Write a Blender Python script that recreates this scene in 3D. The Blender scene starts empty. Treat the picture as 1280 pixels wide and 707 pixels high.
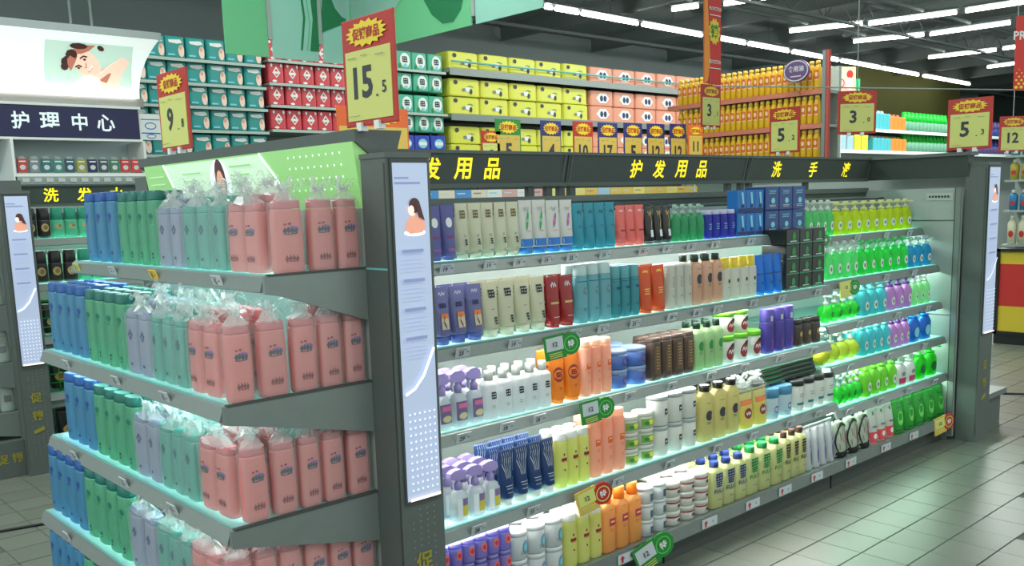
import bpy, math, random
import numpy as np
from mathutils import Matrix, Vector
random.seed(7)
SC = bpy.context.scene
COL = SC.collection
PI = math.pi

# ------------------------------------------------------------------ camera
cam_d = bpy.data.cameras.new('camera'); cam = bpy.data.objects.new('camera', cam_d); COL.objects.link(cam)
CR = Vector((0.73626842, -0.67602838, -0.02990707)); CD = Vector((-0.12290425, -0.09013358, -0.988317)); CF = Vector((0.66543471, 0.7313423, -0.14944927))
mw = Matrix((( CR.x, -CD.x, -CF.x, 0), (CR.y, -CD.y, -CF.y, 0), (CR.z, -CD.z, -CF.z, 1.55), (0, 0, 0, 1)))
cam.matrix_world = mw
cam_d.sensor_width = 36.0; cam_d.lens = 36.0*1158.9/1280.0; cam_d.shift_y = 74.2/1280.0
cam_d.clip_end = 200
SC.camera = cam
# ------------------------------------------------------------------ world, lights, exposure
w = bpy.data.worlds.new('store_light'); SC.world = w; w.use_nodes = True
w.node_tree.nodes['Background'].inputs[0].default_value = (0.80, 0.92, 0.88, 1)
w.node_tree.nodes['Background'].inputs[1].default_value = 1.08
SC.view_settings.view_transform = 'Standard'; SC.view_settings.look = 'None'
SC.view_settings.gamma = 1.0; SC.view_settings.use_curve_mapping = False
SC.view_settings.exposure = 0.2
SC.cycles.transparent_max_bounces = 20
SC.cycles.max_bounces = 7
SC.cycles.sample_clamp_indirect = 4.0
def area(name, loc, rot, sx, sy, power, col=(0.93, 1.0, 0.95)):
    l = bpy.data.lights.new(name, 'AREA'); l.shape = 'RECTANGLE'; l.size = sx; l.size_y = sy; l.energy = power; l.color = col
    o = bpy.data.objects.new(name, l); COL.objects.link(o); o.location = loc; o.rotation_euler = rot; return o
# rows of ceiling fluorescents over the nearer aisles, outside the frame
area('ceiling_light_row', (3.5, -0.5, 4.3), (0, 0, 0), 12, 0.5, 170)
area('ceiling_light_row', (4.0, 5.0, 4.3), (0, 0, 0), 15, 0.5, 330)
area('ceiling_light_row', (-3.0, 2.5, 4.3), (0, 0, 0), 0.5, 8, 110)
area('ceiling_light_row', (9.0, 2.0, 4.3), (0, 0, 0), 0.5, 9, 60)
area('ceiling_light_row', (15.0, 5.2, 4.3), (0, 0, 0), 8, 0.4, 420)
area('ceiling_light_row', (7.0, 7.8, 4.3), (0, 0, 0), 12, 0.4, 132)

# ------------------------------------------------------------------ materials
MATS = {}
def mat(name, col, rough=0.5, metal=0.0, trans=0.0, emit=0.0, noise=0.0, nscale=8.0, bump=0.0, alpha=1.0, spec=0.5):
    if name in MATS: return MATS[name]
    m = bpy.data.materials.new(name); m.use_nodes = True; nt = m.node_tree; n = nt.nodes; l = nt.links
    p = n['Principled BSDF']; out = n['Material Output']
    c4 = (col[0], col[1], col[2], 1)
    p.inputs['Base Color'].default_value = c4; p.inputs['Roughness'].default_value = rough; p.inputs['Metallic'].default_value = metal
    p.inputs['Specular IOR Level'].default_value = spec
    if emit > 0:
        p.inputs['Emission Color'].default_value = c4; p.inputs['Emission Strength'].default_value = emit
    src = None
    if noise > 0 or bump > 0:
        tc = n.new('ShaderNodeTexCoord'); nz = n.new('ShaderNodeTexNoise'); nz.inputs['Scale'].default_value = nscale; nz.inputs['Detail'].default_value = 5
        l.new(tc.outputs['Object'], nz.inputs['Vector'])
        if noise > 0:
            mx = n.new('ShaderNodeMixRGB'); mx.blend_type = 'MULTIPLY'; mx.inputs[0].default_value = 1
            rp = n.new('ShaderNodeMapRange'); rp.inputs['To Min'].default_value = 1-noise; rp.inputs['To Max'].default_value = 1+noise*0.4
            l.new(nz.outputs['Fac'], rp.inputs['Value']); mx.inputs[1].default_value = c4; l.new(rp.outputs[0], mx.inputs[2])
            l.new(mx.outputs[0], p.inputs['Base Color']); src = mx.outputs[0]
        if bump > 0:
            b = n.new('ShaderNodeBump'); b.inputs['Strength'].default_value = bump; b.inputs['Distance'].default_value = 0.003
            l.new(nz.outputs['Fac'], b.inputs['Height']); l.new(b.outputs[0], p.inputs['Normal'])
    last = p.outputs[0]
    if trans > 0:
        t = n.new('ShaderNodeBsdfTranslucent'); t.inputs[0].default_value = c4
        ms = n.new('ShaderNodeMixShader'); ms.inputs[0].default_value = trans
        l.new(last, ms.inputs[1]); l.new(t.outputs[0], ms.inputs[2]); last = ms.outputs[0]
    if alpha < 1:
        t = n.new('ShaderNodeBsdfTransparent'); t.inputs[0].default_value = (0.97, 0.985, 0.98, 1)
        ms = n.new('ShaderNodeMixShader'); ms.inputs[0].default_value = alpha
        l.new(t.outputs[0], ms.inputs[1]); l.new(last, ms.inputs[2]); last = ms.outputs[0]
    l.new(last, out.inputs['Surface'])
    MATS[name] = m; return m
def S(r, g, b):   # srgb 0-255 to linear
    f = lambda c: (c/255/12.92) if c/255 <= 0.04045 else ((c/255+0.055)/1.055)**2.4
    return (f(r), f(g), f(b))
FIX = mat('fixture_grey', S(88, 96, 93), 0.5, noise=0.12, nscale=30, bump=0.05)
FIXD = mat('fixture_dark', S(64, 70, 68), 0.55, noise=0.1, nscale=25)
STEEL = mat('shelf_steel', S(128, 137, 134), 0.35, 0.3, noise=0.1, nscale=20)
PANEL = mat('back_panel', S(160, 172, 168), 0.5, noise=0.06, nscale=6)
GLASS = mat('frosted_shelf', S(214, 242, 240), 0.25, trans=0.72)
GLEDGE = mat('shelf_edge', S(140, 215, 212), 0.2, trans=0.3)
TUBEW = mat('tube_white', (1.0, 0.97, 0.92), emit=44)
TUBEC = mat('tube_cyan', (0.68, 1.0, 0.95), emit=20)
TUBEG = mat('tube_green', (0.70, 1.0, 0.82), emit=30)
CEILT = mat('ceiling_tube', (1.0, 1.0, 0.97), emit=9)
WHITE = mat('white_plastic', S(225, 228, 225), 0.4)
BLACK = mat('black_ink', S(20, 22, 24), 0.5)
TAG = mat('tag_paper', S(186, 194, 198), 0.6)
REDP = mat('red_print', S(180, 42, 34), 0.45)
YELL = mat('yellow_letter', S(255, 232, 40), 0.4, emit=0.55)
YELP = mat('yellow_print', S(235, 205, 50), 0.5)
CARDY = mat('card_yellow_green', S(205, 208, 118), 0.5)
CARDO = mat('card_ochre', S(205, 175, 80), 0.5)
BLUEP = mat('navy_print', S(40, 44, 110), 0.5)
GREENP = mat('green_print', S(30, 130, 50), 0.5)
SKIN = mat('print_skin', S(214, 160, 138), 0.6)
SKINL = mat('print_skin_light', S(238, 205, 190), 0.6)
HAIR = mat('print_hair', S(70, 42, 38), 0.6)

INK = mat('dark_logo', S(48, 50, 62), .5); GREY = mat('grey_logo', S(120, 126, 128), .5); BRN = mat('brown_logo', S(120, 105, 72), .5)
MAG = mat('magenta_logo', S(176, 40, 84), .5); VIO = mat('violet_logo', S(150, 90, 170), .5); LGR = mat('leaf_logo', S(40, 160, 80), .5)
PNK = mat('pink_logo', S(210, 110, 150), .5); BLU = mat('blue_logo', S(30, 110, 190), .5); DKR = mat('maroon_logo', S(130, 34, 40), .5)
ORG = mat('orange_logo', S(225, 120, 50), .5); GLD = mat('gold_logo', S(190, 160, 100), .35, 0.3); SIL = mat('silver_logo', S(200, 205, 210), .3, .3)
TEA = mat('teal_logo', S(30, 110, 130), .5); GRN = mat('green_logo', S(40, 130, 60), .5); NAV = mat('navy_logo', S(28, 42, 92), .5); PUR = mat('purple_logo', S(100, 80, 150), .5)
YLW = mat('yellow_logo', S(226, 214, 80), .5); PCH = mat('peach_logo', S(228, 110, 70), .5); CYN = mat('cyan_logo', S(120, 200, 215), .5)
ORD = 'zero first second third fourth fifth sixth seventh eighth ninth tenth eleventh twelfth'.split()
# ------------------------------------------------------------------ mesh builder
class MB:
    def __init__(s): s.v = []; s.f = []; s.mi = []; s.ms = []; s.sm = []
    def _m(s, m):
        if m not in s.ms: s.ms.append(m)
        return s.ms.index(m)
    def raw(s, vs, fs, m, smooth=False):
        b = len(s.v); s.v += [tuple(v) for v in vs]; k = s._m(m)
        for f in fs: s.f.append([b+i for i in f]); s.mi.append(k); s.sm.append(smooth)
        return s
    def box(s, x0, x1, y0, y1, z0, z1, m, bev=0.0):
        if x1 < x0: x0, x1 = x1, x0
        if y1 < y0: y0, y1 = y1, y0
        if bev <= 0:
            vs = [(x0,y0,z0),(x1,y0,z0),(x1,y1,z0),(x0,y1,z0),(x0,y0,z1),(x1,y0,z1),(x1,y1,z1),(x0,y1,z1)]
            return s.raw(vs, [(3,2,1,0),(4,5,6,7),(0,1,5,4),(1,2,6,5),(2,3,7,6),(3,0,4,7)], m)
        b = bev
        def ring(z, q):
            return [(x0+q,y0,z),(x1-q,y0,z),(x1,y0+q,z),(x1,y1-q,z),(x1-q,y1,z),(x0+q,y1,z),(x0,y1-q,z),(x0,y0+q,z)]
        def inner(z):
            return [(x0+b,y0+b*.3,z),(x1-b,y0+b*.3,z),(x1-b*.3,y0+b,z),(x1-b*.3,y1-b,z),(x1-b,y1-b*.3,z),(x0+b,y1-b*.3,z),(x0+b*.3,y1-b,z),(x0+b*.3,y0+b,z)]
        R = [inner(z0), ring(z0+b, b), ring(z1-b, b), inner(z1)]
        vs = sum(R, []); fs = []
        for k in range(3):
            for i in range(8): fs.append((k*8+i, k*8+(i+1) % 8, (k+1)*8+(i+1) % 8, (k+1)*8+i))
        fs.append(tuple(range(7, -1, -1))); fs.append(tuple(24+i for i in range(8)))
        return s.raw(vs, fs, m)
    def prism(s, prof, axis, a0, a1, m):   # prof: list of 2D pts; axis 'x': (y,z) extruded along x; 'y': (x,z); 'z': (x,y)
        n = len(prof); vs = []
        for a in (a0, a1):
            for p, q in prof: vs.append((a, p, q) if axis == 'x' else (p, a, q) if axis == 'y' else (p, q, a))
        fs = [(i, (i+1) % n, n+(i+1) % n, n+i) for i in range(n)] + [tuple(range(n-1, -1, -1)), tuple(range(n, 2*n))]
        return s.raw(vs, fs, m)
    def loft(s, secs, m, n=16, e=2.0, cx=0, cy=0, cap0=True, cap1=True, smooth=True):
        # secs: (z, rx, ry[, e[, dx, dy]])
        vs = []; fs = []
        for t in secs:
            z, rx, ry = t[:3]; ee = t[3] if len(t) > 3 and t[3] else e; dx = t[4] if len(t) > 4 else 0; dy = t[5] if len(t) > 5 else 0
            for i in range(n):
                a = 2*PI*(i+0.5)/n; c, q = math.cos(a), math.sin(a)
                vs.append((cx+dx+rx*math.copysign(abs(c)**(2/ee), c), cy+dy+ry*math.copysign(abs(q)**(2/ee), q), z))
        for k in range(len(secs)-1):
            for i in range(n): fs.append((k*n+i, k*n+(i+1) % n, (k+1)*n+(i+1) % n, (k+1)*n+i))
        s.raw(vs, fs, m, smooth)
        b = len(s.v)-len(vs); k = s._m(m)
        if cap0: s.f.append([b+i for i in range(n-1, -1, -1)]); s.mi.append(k); s.sm.append(False)
        if cap1: s.f.append([b+(len(secs)-1)*n+i for i in range(n)]); s.mi.append(k); s.sm.append(False)
        return s
    def tube(s, path, r, m, n=8):
        pts = [Vector(p) for p in path]; vs = []; fs = []
        for i, p in enumerate(pts):
            d = (pts[min(i+1, len(pts)-1)]-pts[max(i-1, 0)]).normalized()
            u = d.orthogonal().normalized() if abs(d.z) > .9 else d.cross(Vector((0, 0, 1))).normalized(); v = d.cross(u)
            rr = r[i] if isinstance(r, (list, tuple)) else r
            for j in range(n):
                a = 2*PI*j/n; vs.append(tuple(p+u*rr*math.cos(a)+v*rr*math.sin(a)))
        for k in range(len(pts)-1):
            for j in range(n): fs.append((k*n+j, (k+1)*n+j, (k+1)*n+(j+1) % n, k*n+(j+1) % n))
        fs += [tuple(range(n)), tuple((len(pts)-1)*n+j for j in range(n-1, -1, -1))]
        return s.raw(vs, fs, m, True)
    def mesh(s, name):
        me = bpy.data.meshes.new(name); me.from_pydata(s.v, [], s.f)
        for m in s.ms: me.materials.append(m)
        me.polygons.foreach_set('material_index', s.mi); me.polygons.foreach_set('use_smooth', s.sm); me.update()
        return me
    def obj(s, name, parent=None, loc=None, rz=None, **kw):
        return put(name, s.mesh(name), parent, loc, rz, **kw)
def put(name, me, parent=None, loc=None, rz=None, label=None, cat=None, group=None, kind=None):
    o = bpy.data.objects.new(name, me); COL.objects.link(o)
    if parent is not None: o.parent = parent
    if loc is not None: o.location = loc
    if rz is not None: o.rotation_euler = (0, 0, rz)
    if label: o['label'] = label
    if cat: o['category'] = cat
    if group: o['group'] = group
    if kind: o['kind'] = kind
    return o
def thing(name, loc, rz, label, cat, group=None): return put(name, None, None, loc, rz, label, cat, group)

# text glyph meshes (built-in font), cached as flat polygons centred on the origin, unit height
_TX = {}
def glyphs(txt, bold=0.0):
    k = (txt, bold)
    if k in _TX: return _TX[k]
    c = bpy.data.curves.new('glyph', 'FONT'); c.body = txt; c.resolution_u = 2; c.offset = bold; c.fill_mode = 'FRONT'
    o = bpy.data.objects.new('glyph', c); COL.objects.link(o)
    dg = bpy.context.evaluated_depsgraph_get(); me = bpy.data.meshes.new_from_object(o.evaluated_get(dg))
    vs = np.array([v.co[:2] for v in me.vertices]); fs = [tuple(p.vertices) for p in me.polygons]
    bpy.data.objects.remove(o); bpy.data.meshes.remove(me); bpy.data.curves.remove(c)
    mn, mx = vs.min(0), vs.max(0); vs = (vs-(mn+mx)/2)/(mx[1]-mn[1])
    _TX[k] = (vs, fs, (mx[0]-mn[0])/(mx[1]-mn[1])); return _TX[k]

# flat artwork in (u, v) with a mapping to 3D: P(u, v, layer) -> point
class Art:
    def __init__(s, P): s.P = P; s.b = MB(); s.k = 0; s.inc = 1
    def _add(s, pts, fs, m):
        s.b.raw([s.P(u, v, s.k) for u, v in pts], fs, m); s.k += s.inc
    def rect(s, u0, u1, v0, v1, m, nu=6, nv=1):
        pts = [(u0+(u1-u0)*i/nu, v0+(v1-v0)*j/nv) for j in range(nv+1) for i in range(nu+1)]
        fs = [(j*(nu+1)+i, j*(nu+1)+i+1, (j+1)*(nu+1)+i+1, (j+1)*(nu+1)+i) for j in range(nv) for i in range(nu)]
        s._add(pts, fs, m); return s
    def ell(s, cu, cv, ru, rv, m, n=14, rot=0):
        h = max(3, n//2); pts = []; c, q = math.cos(rot), math.sin(rot)
        for i in range(h+1):
            t = PI*i/h; x, y = -ru*math.cos(t), rv*math.sin(t)
            for yy in (-y, y): pts.append((cu+x*c-yy*q, cv+x*q+yy*c))
        s._add(pts, [(2*i, 2*i+2, 2*i+3, 2*i+1) for i in range(h)], m); return s
    def ring(s, cu, cv, ru, rv, t, m, n=18, a0=0, a1=2*PI):
        pts = []
        for i in range(n+1):
            a = a0+(a1-a0)*i/n; pts += [(cu+ru*math.cos(a), cv+rv*math.sin(a)), (cu+(ru-t)*math.cos(a), cv+(rv-t)*math.sin(a))]
        s._add(pts, [(2*i, 2*i+2, 2*i+3, 2*i+1) for i in range(n)], m); return s
    def line(s, p, t, m):
        pts = []
        for i, (x, y) in enumerate(p):
            a = p[min(i+1, len(p)-1)]; b = p[max(i-1, 0)]; dx, dy = a[0]-b[0], a[1]-b[1]; L = math.hypot(dx, dy) or 1
            pts += [(x-dy/L*t/2, y+dx/L*t/2), (x+dy/L*t/2, y-dx/L*t/2)]
        s._add(pts, [(2*i, 2*i+1, 2*i+3, 2*i+2) for i in range(len(p)-1)], m); return s
    def poly(s, pts, m): s._add(pts, [tuple(range(len(pts)))], m); return s
    def star(s, cu, cv, ru, rv, m, n=14, q=0.72):
        pts = [(cu, cv)]
        for i in range(2*n):
            a = PI*i/n; r = 1 if i % 2 else q; pts.append((cu+ru*r*math.cos(a), cv+rv*r*math.sin(a)))
        s._add(pts, [(0, 1+i, 1+(i+1) % (2*n)) for i in range(2*n)], m); return s
    def txt(s, t, cu, cv, h, m, bold=0.0, wmax=None, sx=1.0):
        vs, fs, asp = glyphs(t, bold); w = h*sx
        if wmax and asp*w > wmax: w = wmax/asp
        s._add([(cu+x*w, cv+y*h) for x, y in vs], fs, m); return s
    def txtv(s, t, cu, cv, h, m, bold=0.0):   # same, rotated a quarter turn (reads upwards)
        vs, fs, asp = glyphs(t, bold); s._add([(cu-y*h, cv+x*h) for x, y in vs], fs, m); return s
def flat(o, ux, uz, nrm, gap=0.0012):
    o = Vector(o); ux = Vector(ux); uz = Vector(uz); nrm = Vector(nrm)
    return lambda u, v, k: tuple(o+ux*u+uz*v+nrm*(gap*(k+1)))
FM = lambda x, y, z: flat((x, y, z), (1, 0, 0), (0, 0, 1), (0, -1, 0))          # faces -y
FA = lambda x, y, z: flat((x, y, z), (0, -1, 0), (0, 0, 1), (-1, 0, 0))         # faces -x
# ================================================================== setting
# floor with individual ceramic tiles
gd = mat('floor_joint', S(70, 76, 70), 0.8)
floor = MB().box(-4, 36, -5, 14, -0.05, -0.0045, gd).obj('floor', kind='structure')
tm = [mat('tile_%s' % n, S(*c), 0.32, noise=0.10, nscale=5, bump=0.03) for n, c in (('pale', (106, 112, 102)), ('mid', (102, 108, 98)), ('warm', (102, 108, 98)))]
TP = 0.2045
tmesh = []
for m in tm: tmesh.append(MB().box(-TP/2+.0014, TP/2-.0014, -TP/2+.003, TP/2-.003, -0.006, 0, m, 0.0018).mesh('floor_tile'))
def inview(x, y, z):
    d = Vector((x, y, z-1.55)); f = d.dot(CF)
    if f < .3: return False
    u = 640+1158.9*d.dot(CR)/f; v = 427.7+1158.9*d.dot(CD)/f
    return -25 < u < 1305 and -20 < v < 725
def covered(x, y):
    return (1.62 < x < 5.95 and 2.45 < y < 3.9) or (1.7 < x < 5.6 and 6.25 < y < 7.5)
cand = []
for i in range(-10, 90):
    for j in range(-10, 60):
        x = 1.437+TP*(i+.5); y = 2.042+TP*(j-.5)
        if inview(x, y, 0) and x < 20 and y < 12.5: cand.append((math.hypot(x, y), x, y))
cand.sort(); near = []; far = []
for d, x, y in cand:
    r = Vector((x, y, 0))
    vis = not covered(x, y) and (y < 2.55 or x > 5.9 or (x < 1.75 and y > 3.9) or (y < 6.4 and x < 2.4))
    if vis and len(near) < 300: near.append((x, y))
    elif vis: far.append((x, y))
for x, y in near: put('floor_tile', random.choice(tmesh), floor, (x, y, random.uniform(-.0004, .0004)))
b = MB()
for x, y in far: b.box(x-TP/2+.002, x+TP/2-.002, y-TP/2+.003, y+TP/2-.003, -.006, 0, tm[(int(x*7)+int(y*11)) % 3])
if far: b.obj('distant_floor_tiles', floor, kind='stuff')
# cable strip lying across the floor
MB().tube([(-0.5, 5.5, .006), (1.08, 5.02, .006), (1.26, 4.975, .006), (2.2, 4.7, .006), (5.9, 4.3, .006), (6.9, 3.4, .006), (7.33, 2.65, .006), (7.5, 2.38, .006), (8.2, 1.3, .006)], .008, BLACK).obj('floor_cable', label='thin black cable running across the pale floor tiles behind the shelving', cat='cable')
# ceiling
CM = mat('ceiling_deck', S(150, 160, 158), 0.85, noise=0.35, nscale=1.2)
CB = mat('ceiling_steel', S(130, 140, 138), 0.7)
ceil = MB().box(-4, 36, -5, 14, 4.95, 5.0, CM).obj('ceiling', kind='structure')
for i in range(13):
    x = 2.2+i*2.6
    put('ceiling_beam', (lambda q: q.mesh('ceiling_beam'))(MB().box(-.05, .05, -4.9, 13.9, 4.66, 4.69, CB).box(-.012, .012, -4.9, 13.9, 4.69, 4.92, CB).box(-.05, .05, -4.9, 13.9, 4.92, 4.95, CB)), ceil, (x, 0, 0))
for y in (4.6, 7.4, 9.2, 12.3):
    q = MB().tube([(-3.9, y, 4.60), (35.9, y, 4.60)], .035, CB)
    q.obj('ceiling_pipe', ceil)
def truss(y):
    q = MB(); q.box(4, 35, y-.03, y+.03, 4.45, 4.49, CB); q.box(4, 35, y-.03, y+.03, 4.85, 4.89, CB)
    x = 4.0
    while x < 35: q.tube([(x, y, 4.47), (x+.5, y, 4.87), (x+1, y, 4.47)], .014, CB, 5); x += 1.0
    q.obj('ceiling_truss', ceil)
for y in (8.4,): truss(y)
# walls
WB = mat('wall_paint_grey', S(176, 188, 188), 0.8, noise=0.1, nscale=1.5)
MB().box(-4, 36, 14, 14.1, 0, 5, WB).obj('wall_back', kind='structure')
MB().box(36, 36.1, -5, 14.1, 0, 5, mat('wall_paint_green', S(74, 88, 82), 0.8, noise=0.15, nscale=2)).obj('wall_right', kind='structure')
q = MB().box(23.6, 30, 12.2, 12.3, 2.2, 4.9, mat('wall_paint_olive', S(120, 120, 62), 0.8, noise=0.15, nscale=0.7))
q.obj('wall_partition', kind='structure')

# ceiling fluorescent tubes
L1 = [(10.457,10.532,10.656,10.541),(10.693,10.542,11.277,10.566),(11.316,10.568,12.816,10.629),(12.906,10.633,14.752,10.709),(14.83,10.71,16.256,10.77),(16.344,10.774,17.954,10.84),(18.088,10.846,20.196,10.932),(20.314,10.937,22.4,11.02),(22.5,11.03,24.684,11.117),(24.996,11.129,26.6,11.19),(26.7,11.2,28.33,11.266)]
L2 = [(12.323,9.562,12.472,9.099),(12.672,8.822,12.811,8.38),(12.815,8.242,12.983,7.3),(15.775,9.547,16.251,8.324),(16.378,8.329,16.681,6.868),(16.693,6.781,16.781,5.5),(17.983,9.453,18.467,8.204),(18.523,8.168,18.594,6.695),(21.686,9.579,21.906,8.155),(21.864,8.058,21.871,7.3),(24.788,9.472,24.675,8.3)]
nn = 0
for k, (lab, rows) in enumerate((('long row over the tissue aisle', L1), ('cross rows at upper right', L2))):
    for i, (x0, y0, x1, y1) in enumerate(rows):
        a = Vector((x0, y0, 4.5)); c = Vector((x1, y1, 4.5)); mid = (a+c)/2; h = (c-a)/2; d = h.normalized()
        words = 'first second third fourth fifth sixth seventh eighth ninth tenth eleventh'.split()[i]
        t = thing('ceiling_light', mid, None, 'bright white fluorescent ceiling tube, %s in the %s' % (words, lab), 'ceiling light', 'fluorescent tubes, '+lab)
        MB().tube([tuple(-h+d*.03), tuple(h-d*.03)], .034, CEILT, 10).obj('tube', t)
        u = d.cross(Vector((0, 0, 1)))*.05
        vs = [tuple(p+s_*u+Vector((0, 0, z))) for z in (.05, .09) for p, s_ in ((-h, -1), (h, -1), (h, 1), (-h, 1))]
        MB().raw(vs, [(3,2,1,0),(4,5,6,7),(0,1,5,4),(1,2,6,5),(2,3,7,6),(3,0,4,7)], STEEL).obj('housing', t)
        MB().tube([(0, 0, .09), (0, 0, .45)], .008, CB, 5).obj('hanger', t)
# ================================================================== shelving
LITB = mat('lit_panel_blue', S(170, 182, 208), .4, emit=.40)
LITW = mat('lit_panel_white', S(235, 240, 240), .4, emit=1.0)
LITG = mat('lit_panel_green', S(138, 190, 118), .4, emit=.42)
LITGP = mat('lit_panel_pale', S(188, 214, 188), .4, emit=.5)
PDOT = mat('lit_dot', S(222, 228, 240), .4, emit=.72); PINKT = mat('lit_text', S(128, 140, 178), .5, emit=.4)
LSK = mat('lit_skin', S(214, 150, 128), .5, emit=.55); LHR = mat('lit_hair', S(72, 44, 44), .5, emit=.35); LSKL = mat('lit_skin_light', S(240, 206, 190), .5, emit=.7)
DULLY = mat('dull_yellow_letter', S(150, 140, 40), .5); HOLE = mat('perforation', S(128, 136, 134), .5)
def woman_back(a, u, v, s):      # printed woman looking over her shoulder
    a.ell(u+.0*s, v-.52*s, .46*s, .12*s, PDOT, 14)
    a.poly([(u-.42*s, v-.42*s), (u-.30*s, v-.05*s), (u+.02*s, v+.10*s), (u+.38*s, v-.02*s), (u+.46*s, v-.34*s), (u+.30*s, v-.52*s), (u-.2*s, v-.55*s)], LSK)
    a.ell(u-.10*s, v+.26*s, .17*s, .22*s, LSKL, 12); a.ell(u+.0*s, v+.40*s, .24*s, .26*s, LHR, 12); a.poly([(u-.02*s, v+.5*s), (u+.22*s, v+.45*s), (u+.40*s, v-.12*s), (u+.16*s, v+.0*s)], LHR)
    a.ell(u-.16*s, v+.24*s, .12*s, .17*s, LSKL, 10)
def post(name, root, x0, y0, dx1, dy, zt, deco='near', vert=True):
    rl = root.location; L = (-rl.x, -rl.y, -rl.z)
    b = MB().prism([(x0, y0), (x0+dx1, y0), (x0+dx1, y0+dy), (x0, y0+dy)], 'z', 0.0, zt, FIX)
    b.box(x0-.004, x0+dx1+.004, y0-.004, y0+dy, zt-.015, zt, FIX)
    b.box(x0-.0015, x0, y0+.004, y0+.010, .05, zt-.03, FIXD)
    p = b.obj(name, root, L)
    MB().box(x0+.012, x0+dx1-.012, y0-.007, y0-.0005, .665, zt-.018, FIXD).box(x0+.018, x0+dx1-.016, y0-.009, y0-.007, .675, zt-.03, LITB).obj('light_box', p)
    a = Art(FM(x0+dx1/2, y0-.009, 0)); hw = dx1/2-.022
    a.inc = 0; a.rect(-hw, -hw+.05, zt-.075, zt-.07, PINKT, 1); a.rect(-hw, hw*.6, zt-.09, zt-.084, PINKT, 1)
    a.inc = 1; woman_back(a, .008, 1.515, .085); a.inc = 0
    for i in range(4):
        z = 1.415-i*.085; a.rect(-hw*.8, hw*.55, z, z+.009, PINKT, 1)
        for j in range(4): a.rect(-hw*.8, hw*(.4+.15*((i+j) % 3)), z-.014-.012*j, z-.011-.012*j, mat('lit_text_faint', S(160, 172, 200), .5, emit=.5), 1)
    a.line([(-hw, 1.00), (-hw*.4, 1.015), (hw*.2, 1.05), (hw*.95, 1.13)], .010, PDOT)
    for i in range(6):
        for j in range(12): a.ell(-hw*.8+i*hw*.32, .94-j*.021, .0035, .0035, PDOT, 6)
    a.rect(-hw, hw, .676, .684, mat('lit_warm_edge', S(244, 224, 206), .5, emit=1.1), 1)
    a.b.obj('printed_panel', p)
    a = Art(FM(x0+dx1/2, y0, 0)); a.inc = 0
    for c in range(4):
        for r_ in range(28):
            if (r_ % 5 == 4 and c in (0, 3)) or (c == 0 and r_ < 2): continue
            if .27 < .64-r_*.019 < .52 and c in (0, 1, 2) and r_ % 2: continue
            a.ell(-.038+c*.026, .64-r_*.019, .0028, .0028, HOLE, 6)
    a.b.obj('perforations', p, kind='stuff')
    a = Art(FM(x0+dx1/2-.004, y0-.001, 0)); a.txt('促', 0, .475, .062, DULLY, .02); a.b.obj('letter', p)
    a = Art(FM(x0+dx1/2-.004, y0-.001, 0)); a.txt('销', 0, .365, .062, DULLY, .02); a.b.obj('letter', p)
    a = Art(FM(x0+dx1/2-.004, y0-.001, 0)); a.line([(-.03, .265), (.0, .275), (.03, .285)], .022, DULLY); a.b.obj('underline', p)
    return p
def shelf(root, x0, x1, yf, yb, z, lamp, lip=.042, glow=.045, name='shelf', glass=True):
    rl = root.location; L = (-rl.x, -rl.y, -rl.z)
    s = MB().box(x0, x1, yf, yb, z-.012, z, GLASS if glass else STEEL).obj(name, root, L)
    MB().prism([(yf-.004, z-.002), (yf-.012, z-.006), (yf-.026, z-lip), (yf-.018, z-lip-.004), (yf+.001, z-.016)], 'x', x0+.001, x1-.001, STEEL).obj('price_rail', s)
    MB().box(x0, x1, yf-.004, yf+.002, z-.013, z+.001, GLEDGE).obj('glass_edge', s)
    if lamp: MB().tube([(x0+.02, yf+glow, z-.025), (x1-.02, yf+glow, z-.025)], .010, lamp, 8).obj('shelf_lamp', s)
    return s
def header(root, x0, x1, yt, zb, zt, text, u0=0, spread=.17, name='header_board', size=.088):
    rl = root.location; L = (-rl.x, -rl.y, -rl.z)
    b = MB().prism([(yt, zt), (yt+.034, zb), (yt+.07, zb), (yt+.07, zt)], 'x', x0+.004, x1-.004, FIXD)
    b.prism([(yt-.006, zt), (yt-.004, zt-.012), (yt+.07, zt-.012), (yt+.07, zt)], 'x', x0+.001, x1-.001, FIX)
    b.prism([(yt+.026, zb+.012), (yt+.030, zb-.004), (yt+.07, zb-.004), (yt+.07, zb+.012)], 'x', x0+.001, x1-.001, FIX)
    for xx in (x0+.02, x1-.026): b.prism([(yt-.003, zt-.012), (yt+.029, zb+.012), (yt+.035, zb+.012), (yt+.004, zt-.012)], 'x', xx, xx+.006, FIX)
    h = b.obj(name, root, L)
    if text:
        d = Vector((0, .034, zb-zt)).normalized()*-1; n = Vector((0, -d.z, d.y)); n = -n if n.y > 0 else n
        mid = Vector((0, yt+.017, (zt+zb)/2))
        for i, ch in enumerate(text):
            a = Art(flat((u0+i*spread, mid.y, mid.z), (1, 0, 0), d, n, .002)); a.txt(ch, 0, 0, size, YELL, .022); a.b.obj('letter', h)
    return h
def tagmesh(txt, m=TAG, w_=.062, h_=.040, ink=INK):
    b = MB().box(-w_/2, w_/2, -.0015, .0015, -h_/2, h_/2, m)
    a = Art(FM(0, -.0015, 0)); a.txt(txt, -w_*.12, 0, h_*.42, ink, .02); a.rect(w_*.22, w_*.4, .002, .005, ink, 1); a.rect(-w_*.4, w_*.2, h_*.32, h_*.38, GREY, 1)
    return b.mesh('price_tag'), a.b.mesh('digits')
TAGM = {}
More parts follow.
